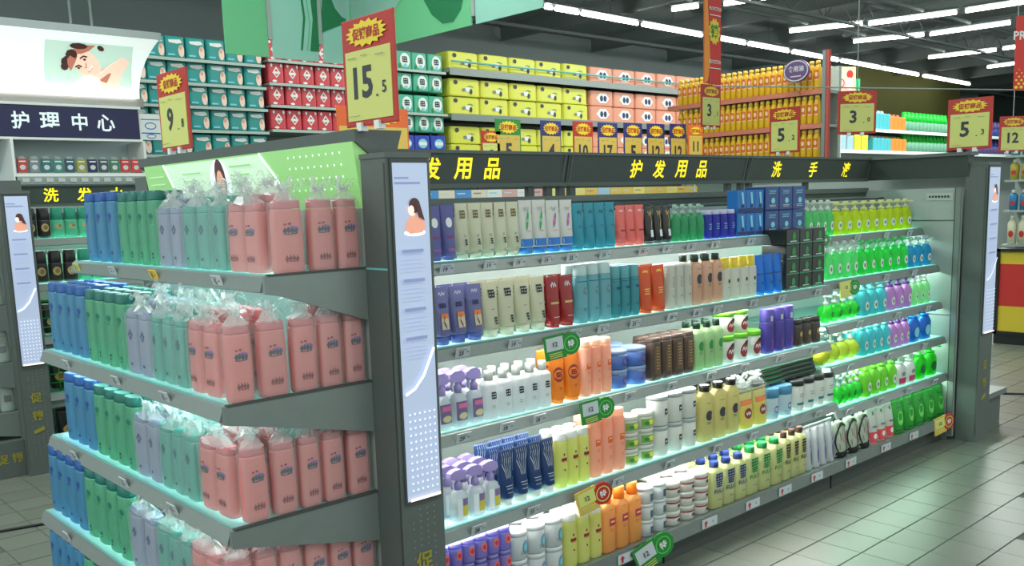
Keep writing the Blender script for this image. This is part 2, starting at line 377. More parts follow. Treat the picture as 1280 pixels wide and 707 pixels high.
def tag_(txt, loc, rz, label, group, m=TAG, tilt=.32):
    k = (txt, m.name)
    if k not in TAGM: TAGM[k] = tagmesh(txt, m)
    o = put('price_tag', TAGM[k][0], None, loc, rz, label, 'price tag', group); o.rotation_euler = (tilt*math.cos(rz), tilt*-math.sin(rz), rz)
    o.rotation_euler = (Matrix.Rotation(rz, 3, 'Z') @ Matrix.Rotation(tilt, 3, 'X')).to_euler()
    put('digits', TAGM[k][1], o); return o
# ---- main gondola
G = thing('display_gondola', (3.7, 2.7, 0), 0, 'long dark grey lit shelving unit running away to the right', 'shelving')
GL = (-3.7, -2.7, 0)
post('corner_post', G, 1.535, 2.196, .157, .124, 1.700)
post('corner_post', G, 5.834, 2.196, .190, .124, 1.700)
b = MB().box(1.60, 5.83, 2.95, 3.02, .0, 1.52, PANEL)
b.obj('back_panel', G, GL)
MB().box(1.60, 5.83, 2.935, 3.03, 1.52, 1.568, FIXD).box(1.60, 5.83, 2.925, 3.035, 1.545, 1.572, FIX).obj('top_rail', G, GL)
for x in (2.82, 2.93, 3.01, 3.08, 4.30, 4.42, 4.50, 5.10): MB().box(x-.018, x+.018, 2.945, 2.97, 1.57, 1.63, FIXD).obj('header_bracket', G, GL)
header(G, 1.60, 3.015, 2.90, 1.618, 1.76, '洗发用品', 2.10, .158)
header(G, 3.015, 4.425, 2.90, 1.618, 1.76, '护发用品', 3.49, .175)
header(G, 4.425, 5.835, 2.90, 1.618, 1.76, '洗手液', 4.72, .395, size=.092)
# inner side panel at the far end, with its seams
sp = MB().box(5.815, 5.834, 2.33, 2.95, .02, 1.555, PANEL)
for z in (.40, .78, 1.36): sp.box(5.813, 5.8155, 2.36, 2.94, z-.0035, z+.0035, FIX)
sp = sp.obj('side_panel', G, GL)
MB().box(5.80, 5.815, 2.33, 2.36, .02, 1.555, STEEL).box(5.806, 5.815, 2.36, 2.368, .02, 1.555, FIXD).obj('panel_edge', sp)
MB().box(5.79, 5.815, 2.36, 2.93, .0, .10, STEEL).obj('skirting', sp)
a = Art(FA(5.812, 2.44, 1.505)); a.rect(-.10, .06, -.022, .022, mat('sticker_paper', S(176, 188, 178), .6), 2)
for i in range(7): a.rect(-.085+i*.019, -.073+i*.019, -.006, .006, INK, 1)
a.b.obj('sticker', sp)
# far end header and end-display base beyond the far post
MB().prism([(5.80, 1.76), (5.834, 1.618), (5.90, 1.618), (5.90, 1.76)], 'y', 2.30, 2.93, FIXD).box(5.79, 5.91, 2.28, 2.94, 1.745, 1.765, FIX).obj('end_header', G, GL)
MB().box(6.03, 6.46, 2.285, 3.9, 0, .20, FIX).box(6.025, 6.50, 2.26, 3.95, .20, .235, STEEL).obj('end_base', G, GL)
MB().box(6.0, 6.04, 2.33, 3.9, 0, 1.62, PANEL).obj('end_back_panel', G, GL)
for z, yf, nm in ((1.352, 2.55, 1), (1.078, 2.42, 1), (.785, 2.42, 1), (.470, 2.37, 1)):
    shelf(G, 1.70, 4.425, yf, 2.945, z, TUBEW, name='hair_care_shelf')
for z, yf in ((1.315, 2.57), (1.09, 2.465), (.863, 2.44), (.649, 2.409), (.419, 2.385)):
    shelf(G, 4.432, 5.812, yf, 2.945, z, TUBEG, name='soap_shelf')
MB().tube([(1.75, 2.80, 1.505), (5.78, 2.80, 1.505)], .006, FIXD).obj('cable_run', G, GL)
base = MB().box(1.70, 5.812, 2.354, 2.945, .13, .150, STEEL).box(1.70, 5.812, 2.385, 2.41, 0, .13, FIXD).box(1.70, 5.812, 2.345, 2.36, .095, .155, STEEL)
for x in (3.01, 4.42): base.box(x-.003, x+.003, 2.380, 2.386, 0, .1, BLACK)
base.obj('base_deck', G, GL)
MB().box(1.60, 5.83, 3.02, 3.98, 0, .15, STEEL).obj('rear_base', G, GL)
for z in (.5, .85, 1.2): MB().box(1.7, 5.8, 3.02, 3.55, z-.02, z, STEEL).obj('rear_shelf', G, GL)
# tags on the rails
def rail_tags(lst, y, z, m=TAG, nm='', txts=('19', '12', '9', '28', '15')):
    for i, x in enumerate(lst):
        tag_(txts[i % len(txts)], (x, y, z), 0, 'small grey price tag, %s from left on %s rail' % ((ORD+['thirteenth'])[i+1], nm), 'price tags on shelf rails', m)
ORD = 'zero first second third fourth fifth sixth seventh eighth ninth tenth eleventh twelfth'.split()
rail_tags([2.00, 2.20, 2.344, 2.49, 2.626, 2.817, 3.06, 3.22, 3.393, 3.574, 3.867, 4.115], 2.522, 1.328, nm='top hair shelf', txts=('19', '19', '19', '19', '25'))
rail_tags([1.95, 2.19, 2.50, 2.655, 2.846, 3.084, 3.262, 3.409, 3.692, 3.932, 4.269], 2.392, 1.054, nm='second hair shelf', txts=('23', '19', '18', '6'))
rail_tags([1.94, 2.14, 2.30, 2.66, 2.81, 3.082, 3.362, 3.618, 3.919, 4.242], 2.392, .761, nm='third hair shelf', txts=('29', '18', '18', '12'))
rail_tags([1.95, 2.21, 2.672, 3.0, 3.34, 3.625, 3.938, 4.205], 2.342, .446, nm='fourth hair shelf', txts=('28', '33', '9'))
rail_tags([4.62, 4.95, 5.3, 5.6], 2.542, 1.291, nm='top soap shelf'); rail_tags([4.7, 5.1, 5.45], 2.437, 1.066, nm='second soap shelf')
rail_tags([4.75, 5.2, 5.6], 2.412, .839, nm='third soap shelf'); rail_tags([4.6, 5.05, 5.5], 2.381, .625, nm='fourth soap shelf'); rail_tags([4.55, 4.9, 5.25, 5.6], 2.357, .395, nm='fifth soap shelf')
def base_tag(x, i):
    o = put('price_tag', MB().box(-.055, .055, -.0015, .0015, -.02, .02, TAG).mesh('price_tag'), None, (x, 2.340, .124), 0, 'white base tag with red arrow, %s from left' % ORD[i+1], 'price tag', 'red arrow tags on the base rail')
    a = Art(FM(0, -.0015, 0)); a.poly([(-.045, 0), (-.03, .015), (-.015, 0), (-.024, 0), (-.024, -.015), (-.036, -.015), (-.036, 0)], REDP); a.txt('9', .02, 0, .015, INK); a.b.obj('red_arrow', o)
for i, x in enumerate((2.72, 2.95, 3.28, 3.62, 3.90, 4.20, 4.55, 4.95, 5.30)): base_tag(x, i)
# round-ended promotion clips on the rails
def promo(x, y, z, fm, cm, label, s=1.0, tilt=-.12):
    o = put('promotion_clip', MB().box(-.06*s, .03*s, -.003, .003, -.045*s, .045*s, fm).mesh('promotion_clip'), None, (x, y, z), 0, label, 'sale sign', 'promotion clips on the rails')
    o.rotation_euler = (0, tilt, -.25)
    pr_ = [(.052*s+.042*s*math.cos(2*PI*i/16), .042*s*math.sin(2*PI*i/16)) for i in range(16)]
    MB().prism(pr_, 'y', -.004, .004, cm).obj('round_end', o)
    a = Art(FM(0, -.003, 0)); a.rect(-.052*s, .02*s, -.012*s, .037*s, CARDY if fm is not GREENP else TAG, 1)
    for i in range(3): a.rect(-.045*s, .01*s, -.024*s-i*.007*s, -.021*s-i*.007*s, CARDY, 1)
    a.txt('12', -.016*s, .012*s, .018*s, INK, .02); a.b.obj('price_insert', o)
    a = Art(FM(.052*s, -.004, 0)); a.ring(0, 0, .03*s, .03*s, .004*s, CARDY if cm is not GREENP else mat('green_light_print', S(90, 190, 90), .5), 14); a.txt('特', 0, 0, .028*s, WHITE, .02); a.b.obj('emblem', o)
promo(2.375, 2.36, 1.025, GREENP, GREENP, 'green promotion clip with round end on second hair shelf')
promo(2.560, 2.36, .752, GREENP, GREENP, 'green promotion clip with round end on third hair shelf')
promo(2.480, 2.31, .432, CARDO, REDP, 'yellow and red promotion clip on fourth hair shelf rail', 1.05, -.25)
promo(4.60, 2.41, 1.045, CARDY, GREENP, 'green and yellow promotion clip on second soap shelf', .95, -.1)
promo(5.66, 2.33, .125, CARDO, REDP, 'yellow and red promotion clip at far end of base', 1.2, -.2)
promo(2.83, 2.31, .115, GREENP, GREENP, 'green promotion clip hanging from near end of base rail', 1.3, -.4)
promo(4.47, 2.50, 1.30, GREENP, GREENP, 'dark green clip between hair and soap top shelves', .7, -.1)
MB().box(1.5335, 1.5348, 2.205, 2.315, 1.366, 1.372, GLEDGE).obj('glass_trim', G, GL)
# ---- end display at the near end
N = thing('end_display', (1.3, 3.1, 0), 0, 'grey end display with four lit shelves of bagged shampoo', 'shelving')
NL = (-1.3, -3.1, 0)
MB().box(1.545, 1.60, 2.325, 3.98, 0, 1.70, PANEL).obj('back_panel', N, NL)
MB().box(1.535, 1.69, 3.92, 4.05, 0, 1.70, FIX).obj('corner_post', N, NL)
MB().prism([(1.520, 1.772), (1.524, 1.738), (1.575, 1.70), (1.665, 1.70), (1.690, 1.772)], 'y', 2.322, 3.96, FIX).obj('header_cap', N, NL)
pn = MB().prism([(1.520, 1.738), (1.545, 1.545), (1.57, 1.545), (1.57, 1.738)], 'y', 2.335, 3.90, LITG).obj('lit_sign', N, NL)
def FAS(y):
    d = Vector((-.025, 0, .193)).normalized(); return flat((1.5325, y, 1.6415), (0, -1, 0), d, Vector((-1, 0, -.13)).normalized())
a = Art(FAS(3.12))    # u to the right
a.poly([(-.58, .092), (-.48, -.09), (.36, -.09), (.22, .092)], LITGP)
a.line([(-.58, .095), (-.53, .02), (-.47, -.09)], .012, PDOT); a.line([(.22, .095), (.30, .02), (.40, -.09)], .012, PDOT)
a.ell(-.10, .005, .075, .088, PDOT, 16); a.ell(-.09, .015, .042, .080, LHR, 14); a.ell(-.09, .0, .030, .055, LSK, 12); a.ell(-.09, -.07, .05, .025, PDOT, 10)
a.inc = 0
for i in range(4): a.rect(-.40, -.24-.03*i, .05-.028*i, .054-.028*i, LITG, 1); a.rect(.0, .16-.02*i, .06-.03*i, .065-.03*i, LITG, 1)
for i in range(9):
    for j in range(4): a.ell(.42+i*.038, .07-j*.035, .004, .004, PDOT, 6)
for i in range(5): a.rect(-.72, -.58, .05-.03*i, .053-.03*i, LITGP, 1)
a.b.obj('sign_print', pn)
EXF = {'e1': (1.37, 1.225), 'e2': (1.03, 1.08), 'e3': (.685, 1.075), 'e4': (.385, 1.02), 'e5': (.09, .98)}
for k, (z, xf) in EXF.items():
    s = MB().box(xf, 1.545, 2.332, 3.93, z-.012, z, GLASS if k != 'e5' else STEEL).obj('display_shelf', N, NL)
    MB().prism([(xf-.004, z-.002), (xf-.012, z-.006), (xf-.026, z-.044), (xf-.018, z-.048), (xf+.001, z-.016)], 'y', 2.34, 3.93, STEEL).obj('price_rail', s)
    MB().box(xf-.004, xf+.002, 2.332, 3.93, z-.013, z+.001, GLEDGE).obj('glass_edge', s)
    MB().prism([(xf-.02, z-.001), (xf-.02, z-.05), (xf+.03, z-.06), (1.534, z-.155), (1.534, z-.001)], 'y', 2.318, 2.331, STEEL).obj('side_bracket', s)
    MB().box(xf-.01, 1.534, 2.316, 2.332, z-.002, z+.004, FIXD).obj('bracket_trim', s)
    if k != 'e5':
        MB().tube([(xf+.06, 2.38, z-.026), (xf+.06, 3.90, z-.026)], .010, TUBEC, 8).obj('shelf_lamp', s)
MB().box(1.0, 1.545, 2.34, 3.93, 0, .078, FIXD).obj('base_plinth', N, NL)
for i, (y, z, m, t) in enumerate(((3.84, 1.345, CARDY, '8'), (3.45, 1.345, TAG, '9'), (3.075, 1.345, mat('tag_yellow', S(226, 190, 70), .5), '15'), (2.6, 1.345, TAG, '15'))):
    xx = 1.200
    tag_(t, (xx, y, z), -PI/2, '%s price tag on top rail of end display, %s from left' % (('pale yellow', 'grey', 'deep yellow', 'grey')[i], ORD[i+1]), 'price tags on end display', m)
for si, (z, xf, nm) in enumerate(((1.03, 1.08, 'second'), (.685, 1.075, 'third'), (.385, 1.02, 'fourth'))):
    for i, y in enumerate((3.6, 3.1, 2.7)): tag_('15', (xf-.025, y, z-.024), -PI/2, 'grey price tag on %s rail of end display, %s from left' % (nm, ORD[i+1]), 'price tags on end display')

# ---- second gondola across the aisle (dx, dy from the main one)
DX, DY = -.048, 3.785
H = thing('display_gondola', (5.5, 6.5, 0), 0, 'second dark shelving unit behind, headed with yellow shampoo lettering', 'shelving')
HL = (-5.5, -6.5, 0)
post('corner_post', H, 1.535+DX, 2.196+DY, .157, .124, 1.70)
MB().box(1.55, 8.86, 6.735, 6.80, 0, 1.52, mat('back_panel_lit', S(150, 178, 168), .5)).obj('back_panel', H, HL)
MB().box(1.55, 8.86, 6.72, 6.81, 1.52, 1.57, FIXD).obj('top_rail', H, HL)
header(H, 1.56, 2.75, 6.685, 1.618, 1.76, '洗发水', 1.975, .215, size=.095)
header(H, 2.75, 4.16, 6.685, 1.618, 1.76, '', 0); [header(H, 4.16+1.56*i, 5.72+1.56*i, 6.685, 1.618, 1.76, '', 0) for i in range(3)]
for z, yf in ((1.41, 6.35), (1.135, 6.22), (.80, 6.22), (.45, 6.17), (.12, 6.12)):
    shelf(H, 1.65, 8.86, yf, 6.735, z, TUBEG if z > 1 else None, name='shampoo_shelf')
    MB().box(1.655, 8.86, yf+.03, yf+.045, z-.10, z-.045, PANEL).obj('lit_fascia', H, HL)
MB().box(1.65, 8.86, 6.15, 6.73, 0, .10, FIXD).obj('base_plinth', H, HL)
MB().box(1.50, 1.54, 6.11, 7.7, 0, 1.70, PANEL).obj('end_back_panel', H, HL)
MB().box(1.49, 1.64, 6.11, 7.72, 1.70, 1.765, FIX).obj('header_cap', H, HL)
for z, xf in ((1.37, 1.18), (1.03, 1.03), (.685, 1.03), (.385, .97)):
    s = MB().box(xf, 1.50, 6.115, 7.7, z-.014, z, STEEL).obj('display_shelf', H, HL)
    MB().prism([(xf-.02, z-.001), (xf-.02, z-.05), (1.486, z-.155), (1.486, z-.001)], 'y', 6.10, 6.115, STEEL).obj('side_bracket', s)
eb = MB().box(.95, 1.485, 6.04, 7.7, 0, .22, FIX).obj('end_base', H, HL)
for u, ch in ((1.36, '促'), (1.44, '销')):
    a = Art(FM(u, 6.04, .12)); a.txt(ch, 0, 0, .06, DULLY, .02); a.b.obj('letter', eb)
# ================================================================== product models
TRN = {}
def P_(name, r, g, b, trans=0.3, rough=0.35, spec=0.5): return mat(name, S(r, g, b), rough, trans=trans, spec=spec)
def interp(secs, z):
    for a, b_ in zip(secs, secs[1:]):
        if a[0] <= z <= b_[0]:
            t = (z-a[0])/max(b_[0]-a[0], 1e-9); return a[1]+(b_[1]-a[1])*t, a[2]+(b_[2]-a[2])*t
    s_ = secs[0] if z < secs[0][0] else secs[-1]; return s_[1], s_[2]
def wrapmap(secs, e, w, h):
    def P(u, v, k):                     # u in -1..1 of half width, v in 0..1 of height
        z = v*h; rx, ry = interp(secs, z); x = u*w/2
        t = min(abs(x)/max(rx, 1e-6), 0.985)
        y = -ry*(1-t**e)**(1/e)
        return (x, y-0.0006*(k+2), z)
    return P
class K: pass
def parts_oval(w, d, h, body, cap, bow=0.0, capf=0.17, e=2.6, sh=1.0, lip=True, neck=1.0):
    hb = h*(1-capf)
    secs = [(0, w*.44, d*.42), (h*.015, w*.48, d*.48), (h*.08, w*.495, d*.5), (hb*.45, w*(.5+bow), d*.5), (hb*.85, w*.49*sh, d*.48), (hb*.97, w*.47*sh, d*.46), (hb, w*.455*sh, d*.44)]
    B = MB().loft(secs, body, e=e)
    cw = w*.455*sh*neck; cd = d*.44*neck if neck < 1 else d*.44
    C = MB().loft([(hb+.001, cw, cd), (hb+h*.01, cw*1.01, cd*1.01), (h*.985, cw*.97, cd*.96), (h, cw*.9, cd*.85)], cap, e=e)
    return secs, B, [('cap', C)], e
def parts_bottle_screw(w, d, h, body, cap, e=3.2, capw=.22, capf=.14, shf=.1):
    hc = h*(1-capf); hs = hc-h*shf
    secs = [(0, w*.46, d*.44), (h*.02, w*.5, d*.5), (hs, w*.5, d*.5), (hs+h*shf*.45, w*.44, d*.44), (hs+h*shf*.8, w*(capw+.06), d*(capw+.12)), (hc, w*capw, w*capw)]
    B = MB().loft(secs, body, e=e)
    r = w*capw*1.1
    C = MB().loft([(hc+.0005, r, r), (h-.002, r*.98, r*.98), (h, r*.9, r*.9)], cap, e=2)
    return secs, B, [('cap', C)], e
def parts_tube(w, d, h, body, cap, capf=.14, up=True):
    # stands on its cap; flat crimp at the top
    r = w*.36; z0 = h*capf
    C = MB().loft([(0, r*.95, r*.95), (z0*.96, r, r)], cap, e=2)
    secs = [(z0, w*.40, min(w*.38, d*.5)), (z0+h*.03, w*.43, min(w*.42, d*.5)), (h*.5, w*.47, d*.30), (h*.8, w*.49, d*.14), (h*.95, w*.5, d*.05), (h, w*.5, d*.03)]
    B = MB().loft(secs, body, e=2.2)
    return secs, B, [('cap', C)], 2.2
def parts_pump(w, d, h, body, pump, e=2.4, hb=.71, bulge=0.0, clear=None):
    z1 = h*hb
    secs = [(0, w*.44, d*.42), (h*.02, w*.48, d*.48), (z1*.4, w*(.49+bulge), d*.5), (z1*.75, w*(.48+bulge*.5), d*.48), (z1*.9, w*.38, d*.38), (z1, w*.17, w*.17)]
    B = MB().loft(secs, body, e=e)
    r = w*.16
    Q = MB().loft([(z1, r*1.25, r*1.25), (z1+h*.07, r*1.2, r*1.2), (z1+h*.08, r*.5, r*.5), (h*.88, r*.45, r*.45), (h*.885, r*1.1, r*1.1), (h*.97, r*1.15, r*1.1), (h, r*.7, r*.7)], pump, n=12)
    Q.box(-w*.04, w*.04, -w*.50, -r*.6, h*.90, h*.95, pump)
    return secs, B, [('pump', Q)], e
def parts_trigger(w, d, h, body, head, e=3.0):
    z1 = h*.60
    secs = [(0, w*.42, d*.42), (h*.02, w*.46, d*.47), (z1*.75, w*.46, d*.47), (z1*.92, w*.34, d*.36), (z1, w*.17, w*.17)]
    B = MB().loft(secs, body, e=e)
    r = w*.2
    Q = MB().loft([(z1, r, r), (h*.72, r*.95, r*.95), (h*.74, r*.6, r*.6), (h*.82, r*.6, r*.6)], head, n=12)
    # trigger housing: rounded hood leaning forward
    prof = [(-w*.62, h*.86), (-w*.58, h*.95), (-w*.30, h*.995), (w*.10, h), (w*.34, h*.95), (w*.40, h*.84), (w*.2, h*.79), (-w*.3, h*.80)]
    Q.prism(prof, 'y', -r*.85, r*.85, head)
    Q.tube([(-w*.34, 0, h*.80), (-w*.42, 0, h*.72), (-w*.36, 0, h*.64)], w*.05, head, 6)
    return secs, B, [('spray_head', Q)], e
def parts_jar(w, d, h, body, lid, lf=.22):
    hb = h*(1-lf); r = w*.48
    secs = [(0, r*.94, r*.94), (h*.03, r, r), (hb*.97, r, r), (hb, r*.93, r*.93)]
    B = MB().loft(secs, body, e=2, n=20)
    C = MB().loft([(hb, r*1.02, r*1.02), (h*.97, r*1.03, r*1.03), (h, r*.97, r*.97)], lid, e=2, n=20)
    return secs, B, [('lid', C)], 2
def parts_box(w, d, h, body):
    secs = [(0, w/2, d/2), (h, w/2, d/2)]
    return secs, MB().box(-w/2, w/2, -d/2, d/2, 0, h, body, min(w, d, h)*.03), [], 40
def parts_pouch(w, d, h, body, seal):
    secs = [(0, w*.44, d*.5, 2.4), (h*.03, w*.47, d*.5, 2.4), (h*.5, w*.49, d*.40, 2.2), (h*.85, w*.5, d*.15, 2.2), (h*.93, w*.5, d*.04, 2.2)]
    B = MB().loft(secs, body, e=2.3)
    C = MB().loft([(h*.93, w*.5, d*.035), (h, w*.5, d*.03)], seal, e=8, n=12)
    return secs, B, [('top_seal', C)], 2.3
def parts_ball(w, d, h, body, pump):
    r = w*.5; hb = h*.62
    secs = [(hb*(1-math.cos(t))/2, r*max(math.sin(t), .35 if t < .5 else .25), r*max(math.sin(t), .35 if t < .5 else .25)) for t in [PI*(i+.6)/9.4 for i in range(9)]]
    secs[0] = (0, r*.4, r*.4)
    B = MB().loft(secs, body, e=2)
    r = w*.15
    Q = MB().loft([(hb*.95, r*1.2, r*1.2), (h*.72, r*1.15, r*1.15), (h*.73, r*.5, r*.5), (h*.86, r*.5, r*.5), (h*.87, r*1.2, r*1.1), (h, r, r)], pump, n=12)
    Q.box(-w*.05, w*.05, -w*.42, -r*.5, h*.88, h*.95, pump)
    return secs, B, [('pump', Q)], 2
def parts_floral(w, d, h, body, trim):
    secs = [(0, w*.42, d*.45), (h*.05, w*.47, d*.5), (h*.5, w*.46, d*.45), (h*.78, w*.40, d*.3), (h*.84, w*.34, d*.2)]
    B = MB().loft(secs, body, e=2.6)
    Q = MB().tube([(-w*.30, 0, h*.82), (-w*.26, 0, h*.93), (-w*.1, 0, h*.99), (w*.1, 0, h*.99), (w*.26, 0, h*.93), (w*.30, 0, h*.82)], w*.045, trim, 6)
    return secs, B, [('handle', Q)], 2.6

def squig(a, cu, cv, su, sv, t, m, seed=1):
    r = random.Random(seed); p = []
    for i in range(9): p.append((cu-su+2*su*i/8, cv+sv*math.sin(i*1.9+seed)*r.uniform(.5, 1)))
    a.line(p, t, m)
def lines(a, cv, n, m, du=.5, dv=.028, t=.010):
    a.inc = 0
    for i in range(n): a.rect(-du*(1-.15*(i % 2)), du*(1-.2*(i % 3)/2), cv-i*dv, cv-i*dv+t, m, 4)
    a.inc = 1
def blk(a, cu, cv, ru, rv, m, seed=0):      # a dense printed mark: short strokes in a block
    r = random.Random(seed)
    for i in range(3):
        v = cv+rv*(1-i); a.rect(cu-ru*r.uniform(.7, 1), cu+ru*r.uniform(.6, 1), v-rv*.32, v+rv*.3, m, 3)
    a.inc = 0; a.rect(cu-ru*.8, cu-ru*.6, cv-rv, cv+rv*1.2, m, 1); a.rect(cu-ru*.2, cu+ru*.05, cv-rv, cv+rv, m, 1); a.rect(cu+ru*.5, cu+ru*.7, cv-rv*1.2, cv+rv, m, 1); a.inc = 1

# kind -> (builder, d/w or depth, art, name, category, description)
def KD():
    D = {}
    def add(k, build, depth, art, name, cat, desc, children_label=None): D[k] = (build, depth, art, name, cat, desc)
    W = P_('milk_white', 226, 226, 214, .35)
    CW = P_('cap_white', 232, 234, 230, .25)
    def a_purple(a): a.ring(0, .68, .45, .09, .10, WHITE); squig(a, 0, .42, .5, .03, .02, MAG, 2); lines(a, .2, 2, PNK)
    add('purple_tube', lambda w, d, h: parts_tube(w, d, h, P_('tube_violet', 108, 108, 172, .3), P_('cap_violet', 96, 96, 170, .3), .05), .05, a_purple, 'hair_tube', 'tube', 'violet tube with white ring')
    def a_cream(a): blk(a, 0, .80, .5, .055, BRN, 3); lines(a, .42, 2, GREY, .2); blk(a, .1, .30, .2, .04, INK, 2); lines(a, .14, 2, GREY, .3)
    add('cream_tube', lambda w, d, h: parts_tube(w, d, h, P_('tube_cream', 222, 222, 202, .4), P_('cap_cream', 228, 226, 210, .4), .10), .05, a_cream, 'hair_tube', 'tube', 'cream tube with dark mark')
    def a_leaf(a): a.rect(-.86, .86, .14, .28, BLU, 10); squig(a, 0, .83, .4, .05, .02, GREY, 5); a.ell(0, .62, .34, .09, LGR, 12, .5); squig(a, 0, .62, .2, .04, .02, WHITE, 3); lines(a, .42, 1, PNK, .3)
    add('leaf_tube', lambda w, d, h: parts_tube(w, d, h, P_('tube_chalk', 222, 222, 218, .3), BLU, .12), .05, a_leaf, 'hair_tube', 'tube', 'white tube with green leaf')
    def a_heart(a): a.rect(-.86, .86, .14, .28, BLU, 10); squig(a, 0, .83, .4, .05, .02, GREY, 6); a.ell(0, .62, .3, .08, VIO, 12, .4); a.ell(0, .62, .17, .045, PNK, 10); lines(a, .42, 1, PNK, .3)
    add('heart_tube', lambda w, d, h: parts_tube(w, d, h, P_('tube_chalk', 222, 222, 218, .3), BLU, .12), .05, a_heart, 'hair_tube', 'tube', 'white tube with purple heart')
    def a_teal(a): squig(a, .1, .80, .4, .05, .03, NAV, 4); lines(a, .5, 2, NAV, .2)
    add('teal_tube', lambda w, d, h: parts_tube(w, d, h, P_('tube_teal', 66, 164, 184, .4), P_('cap_teal', 40, 160, 190, .4), .05), .05, a_teal, 'hair_tube', 'tube', 'glossy teal tube')
    def a_salm(a): squig(a, 0, .86, .4, .03, .03, WHITE, 4); a.rect(-.5, .5, .36, .40, DKR, 6); lines(a, .2, 1, PNK, .3)
    add('salmon_tube', lambda w, d, h: parts_tube(w, d, h, P_('tube_salmon', 232, 118, 112, .3), P_('cap_salmon', 238, 130, 124, .3), .05), .05, a_salm, 'hair_tube', 'tube', 'salmon pink tube')
    def a_blk(a): squig(a, 0, .80, .45, .08, .05, GLD, 7); a.line([(0, .8), (.25, .6), (-.05, .45), (.1, .3)], .09, GLD); a.rect(-.3, .3, .18, .36, SIL, 3)
    add('black_tube', lambda w, d, h: parts_tube(w, d, h, P_('tube_black', 32, 30, 30, 0, .25), P_('cap_black', 28, 28, 30, 0, .25), .05), .05, a_blk, 'hair_tube', 'tube', 'black tube with gold swirl')
    def a_gp(a): lines(a, .4, 3, GRN, .35, .05, .012)
    add('green_pump', lambda w, d, h: parts_pump(w, d, h, P_('green_gel', 70, 170, 120, .5), P_('pump_clear', 190, 215, 205, .5), hb=.74), .05, a_gp, 'hair_gel_bottle', 'bottle', 'green gel pump bottle')
    def a_im(a): lines(a, .5, 3, CYN, .4, .08, .02)
    add('indigo_mini', lambda w, d, h: parts_oval(w, d, h, P_('indigo', 40, 48, 170, .4), P_('cap_lilac', 205, 205, 232, .3), capf=.16), .05, a_im, 'hair_serum_bottle', 'bottle', 'small indigo bottle, lilac cap')
    def a_bp(a): a.rect(-.97, .97, .02, .2, NAV, 4); a.poly([(-.2, .9), (.3, .9), (.5, .4), (.1, .4)], CYN); a.ell(.2, .3, .3, .08, NAV)
    add('blue_pack', lambda w, d, h: parts_box(w, d, h, P_('pack_blue', 36, 118, 196, .25)), .06, a_bp, 'hair_dye_box', 'box', 'bright blue carton')
    def a_nb(a): lines(a, .82, 3, CYN, .55, .06, .02); a.ell(.1, .4, .3, .13, CYN, 10); lines(a, .2, 2, SIL, .5, .06, .02)
    add('navy_box', lambda w, d, h: parts_box(w, d, h, P_('pack_navy', 26, 64, 128, .05)), .12, a_nb, 'hair_dye_box', 'box', 'navy blue carton')
    def a_pct(a): squig(a, 0, .88, .4, .03, .03, SIL, 5); blk(a, 0, .68, .5, .03, NAV, 4); a.rect(-.42, .5, .27, .50, P_('label_sand', 196, 178, 150, 0), 6); a.rect(-.38, .46, .46, .54, ORG, 6); a.line([(0, .5), (-.15, .4), (.1, .3)], .06, NAV)
    add('purple_cap_tube', lambda w, d, h: parts_tube(w, d, h, P_('tube_lavender', 128, 128, 178, .35), P_('cap_blue_violet', 96, 112, 180, .4), .15), .055, a_pct, 'hair_tube', 'tube', 'lavender tube, orange label')
    def a_cct(a): blk(a, .05, .78, .5, .055, INK, 9); lines(a, .5, 1, GREY, .2); blk(a, .2, .30, .2, .05, INK, 6)
    add('cream_cap_tube', lambda w, d, h: parts_tube(w, d, h, P_('tube_ivory', 222, 220, 196, .4), P_('cap_ivory', 236, 234, 218, .4), .15), .055, a_cct, 'hair_tube', 'tube', 'ivory tube with black emblem')
    def a_red(a): squig(a, 0, .84, .4, .06, .04, SIL, 3); a.rect(-.6, .6, .46, .50, GLD, 6); lines(a, .2, 1, SIL, .4)
    add('red_tube', lambda w, d, h: parts_tube(w, d, h, P_('tube_crimson', 150, 30, 30, .15, .25), P_('cap_crimson', 130, 24, 26, .2), .05), .05, a_red, 'hair_tube', 'tube', 'dark red tube')
    def a_aq(a): a.rect(-.9, .9, .72, .735, TEA, 8); a.line([(.2, .62), (-.2, .56), (.3, .50)], .05, GREY); lines(a, .25, 2, TEA, .3)
    add('aqua_bottle', lambda w, d, h: parts_oval(w, d, h, P_('aqua_fluid', 134, 196, 206, .5), P_('cap_frost', 205, 226, 226, .4), capf=.18), .05, a_aq, 'hair_water_bottle', 'bottle', 'pale aqua bottle, frosted cap')
    def a_tu(a): a.rect(-.9, .9, .70, .715, TEA, 8); squig(a, .1, .58, .4, .03, .03, NAV, 6); lines(a, .25, 2, NAV, .2)
    add('turquoise_bottle', lambda w, d, h: parts_oval(w, d, h, P_('turquoise_fluid', 70, 156, 168, .4), P_('cap_turquoise', 110, 180, 188, .4), capf=.25), .05, a_tu, 'hair_water_bottle', 'bottle', 'turquoise bottle')
    def a_ot(a): squig(a, 0, .88, .4, .03, .03, YLW, 4); lines(a, .5, 3, YLW, .4, .05, .015)
    add('orange_tube', lambda w, d, h: parts_tube(w, d, h, P_('tube_orange', 214, 86, 40, .3), P_('cap_orange', 214, 96, 40, .3), .05), .05, a_ot, 'hair_tube', 'tube', 'burnt orange tube')
    def a_wb(a): a.txtv('HAIR', -.1, .62, .16, GREY); lines(a, .3, 2, GREY, .3)
    add('white_bottle', lambda w, d, h: parts_oval(w, d, h, P_('white_fluid', 216, 216, 206, .45), CW, capf=.05), .05, lambda a: (lines(a, .7, 5, GREY, .18, .05, .02), lines(a, .3, 2, GREY, .3)), 'hair_lotion_bottle', 'bottle', 'plain white bottle')
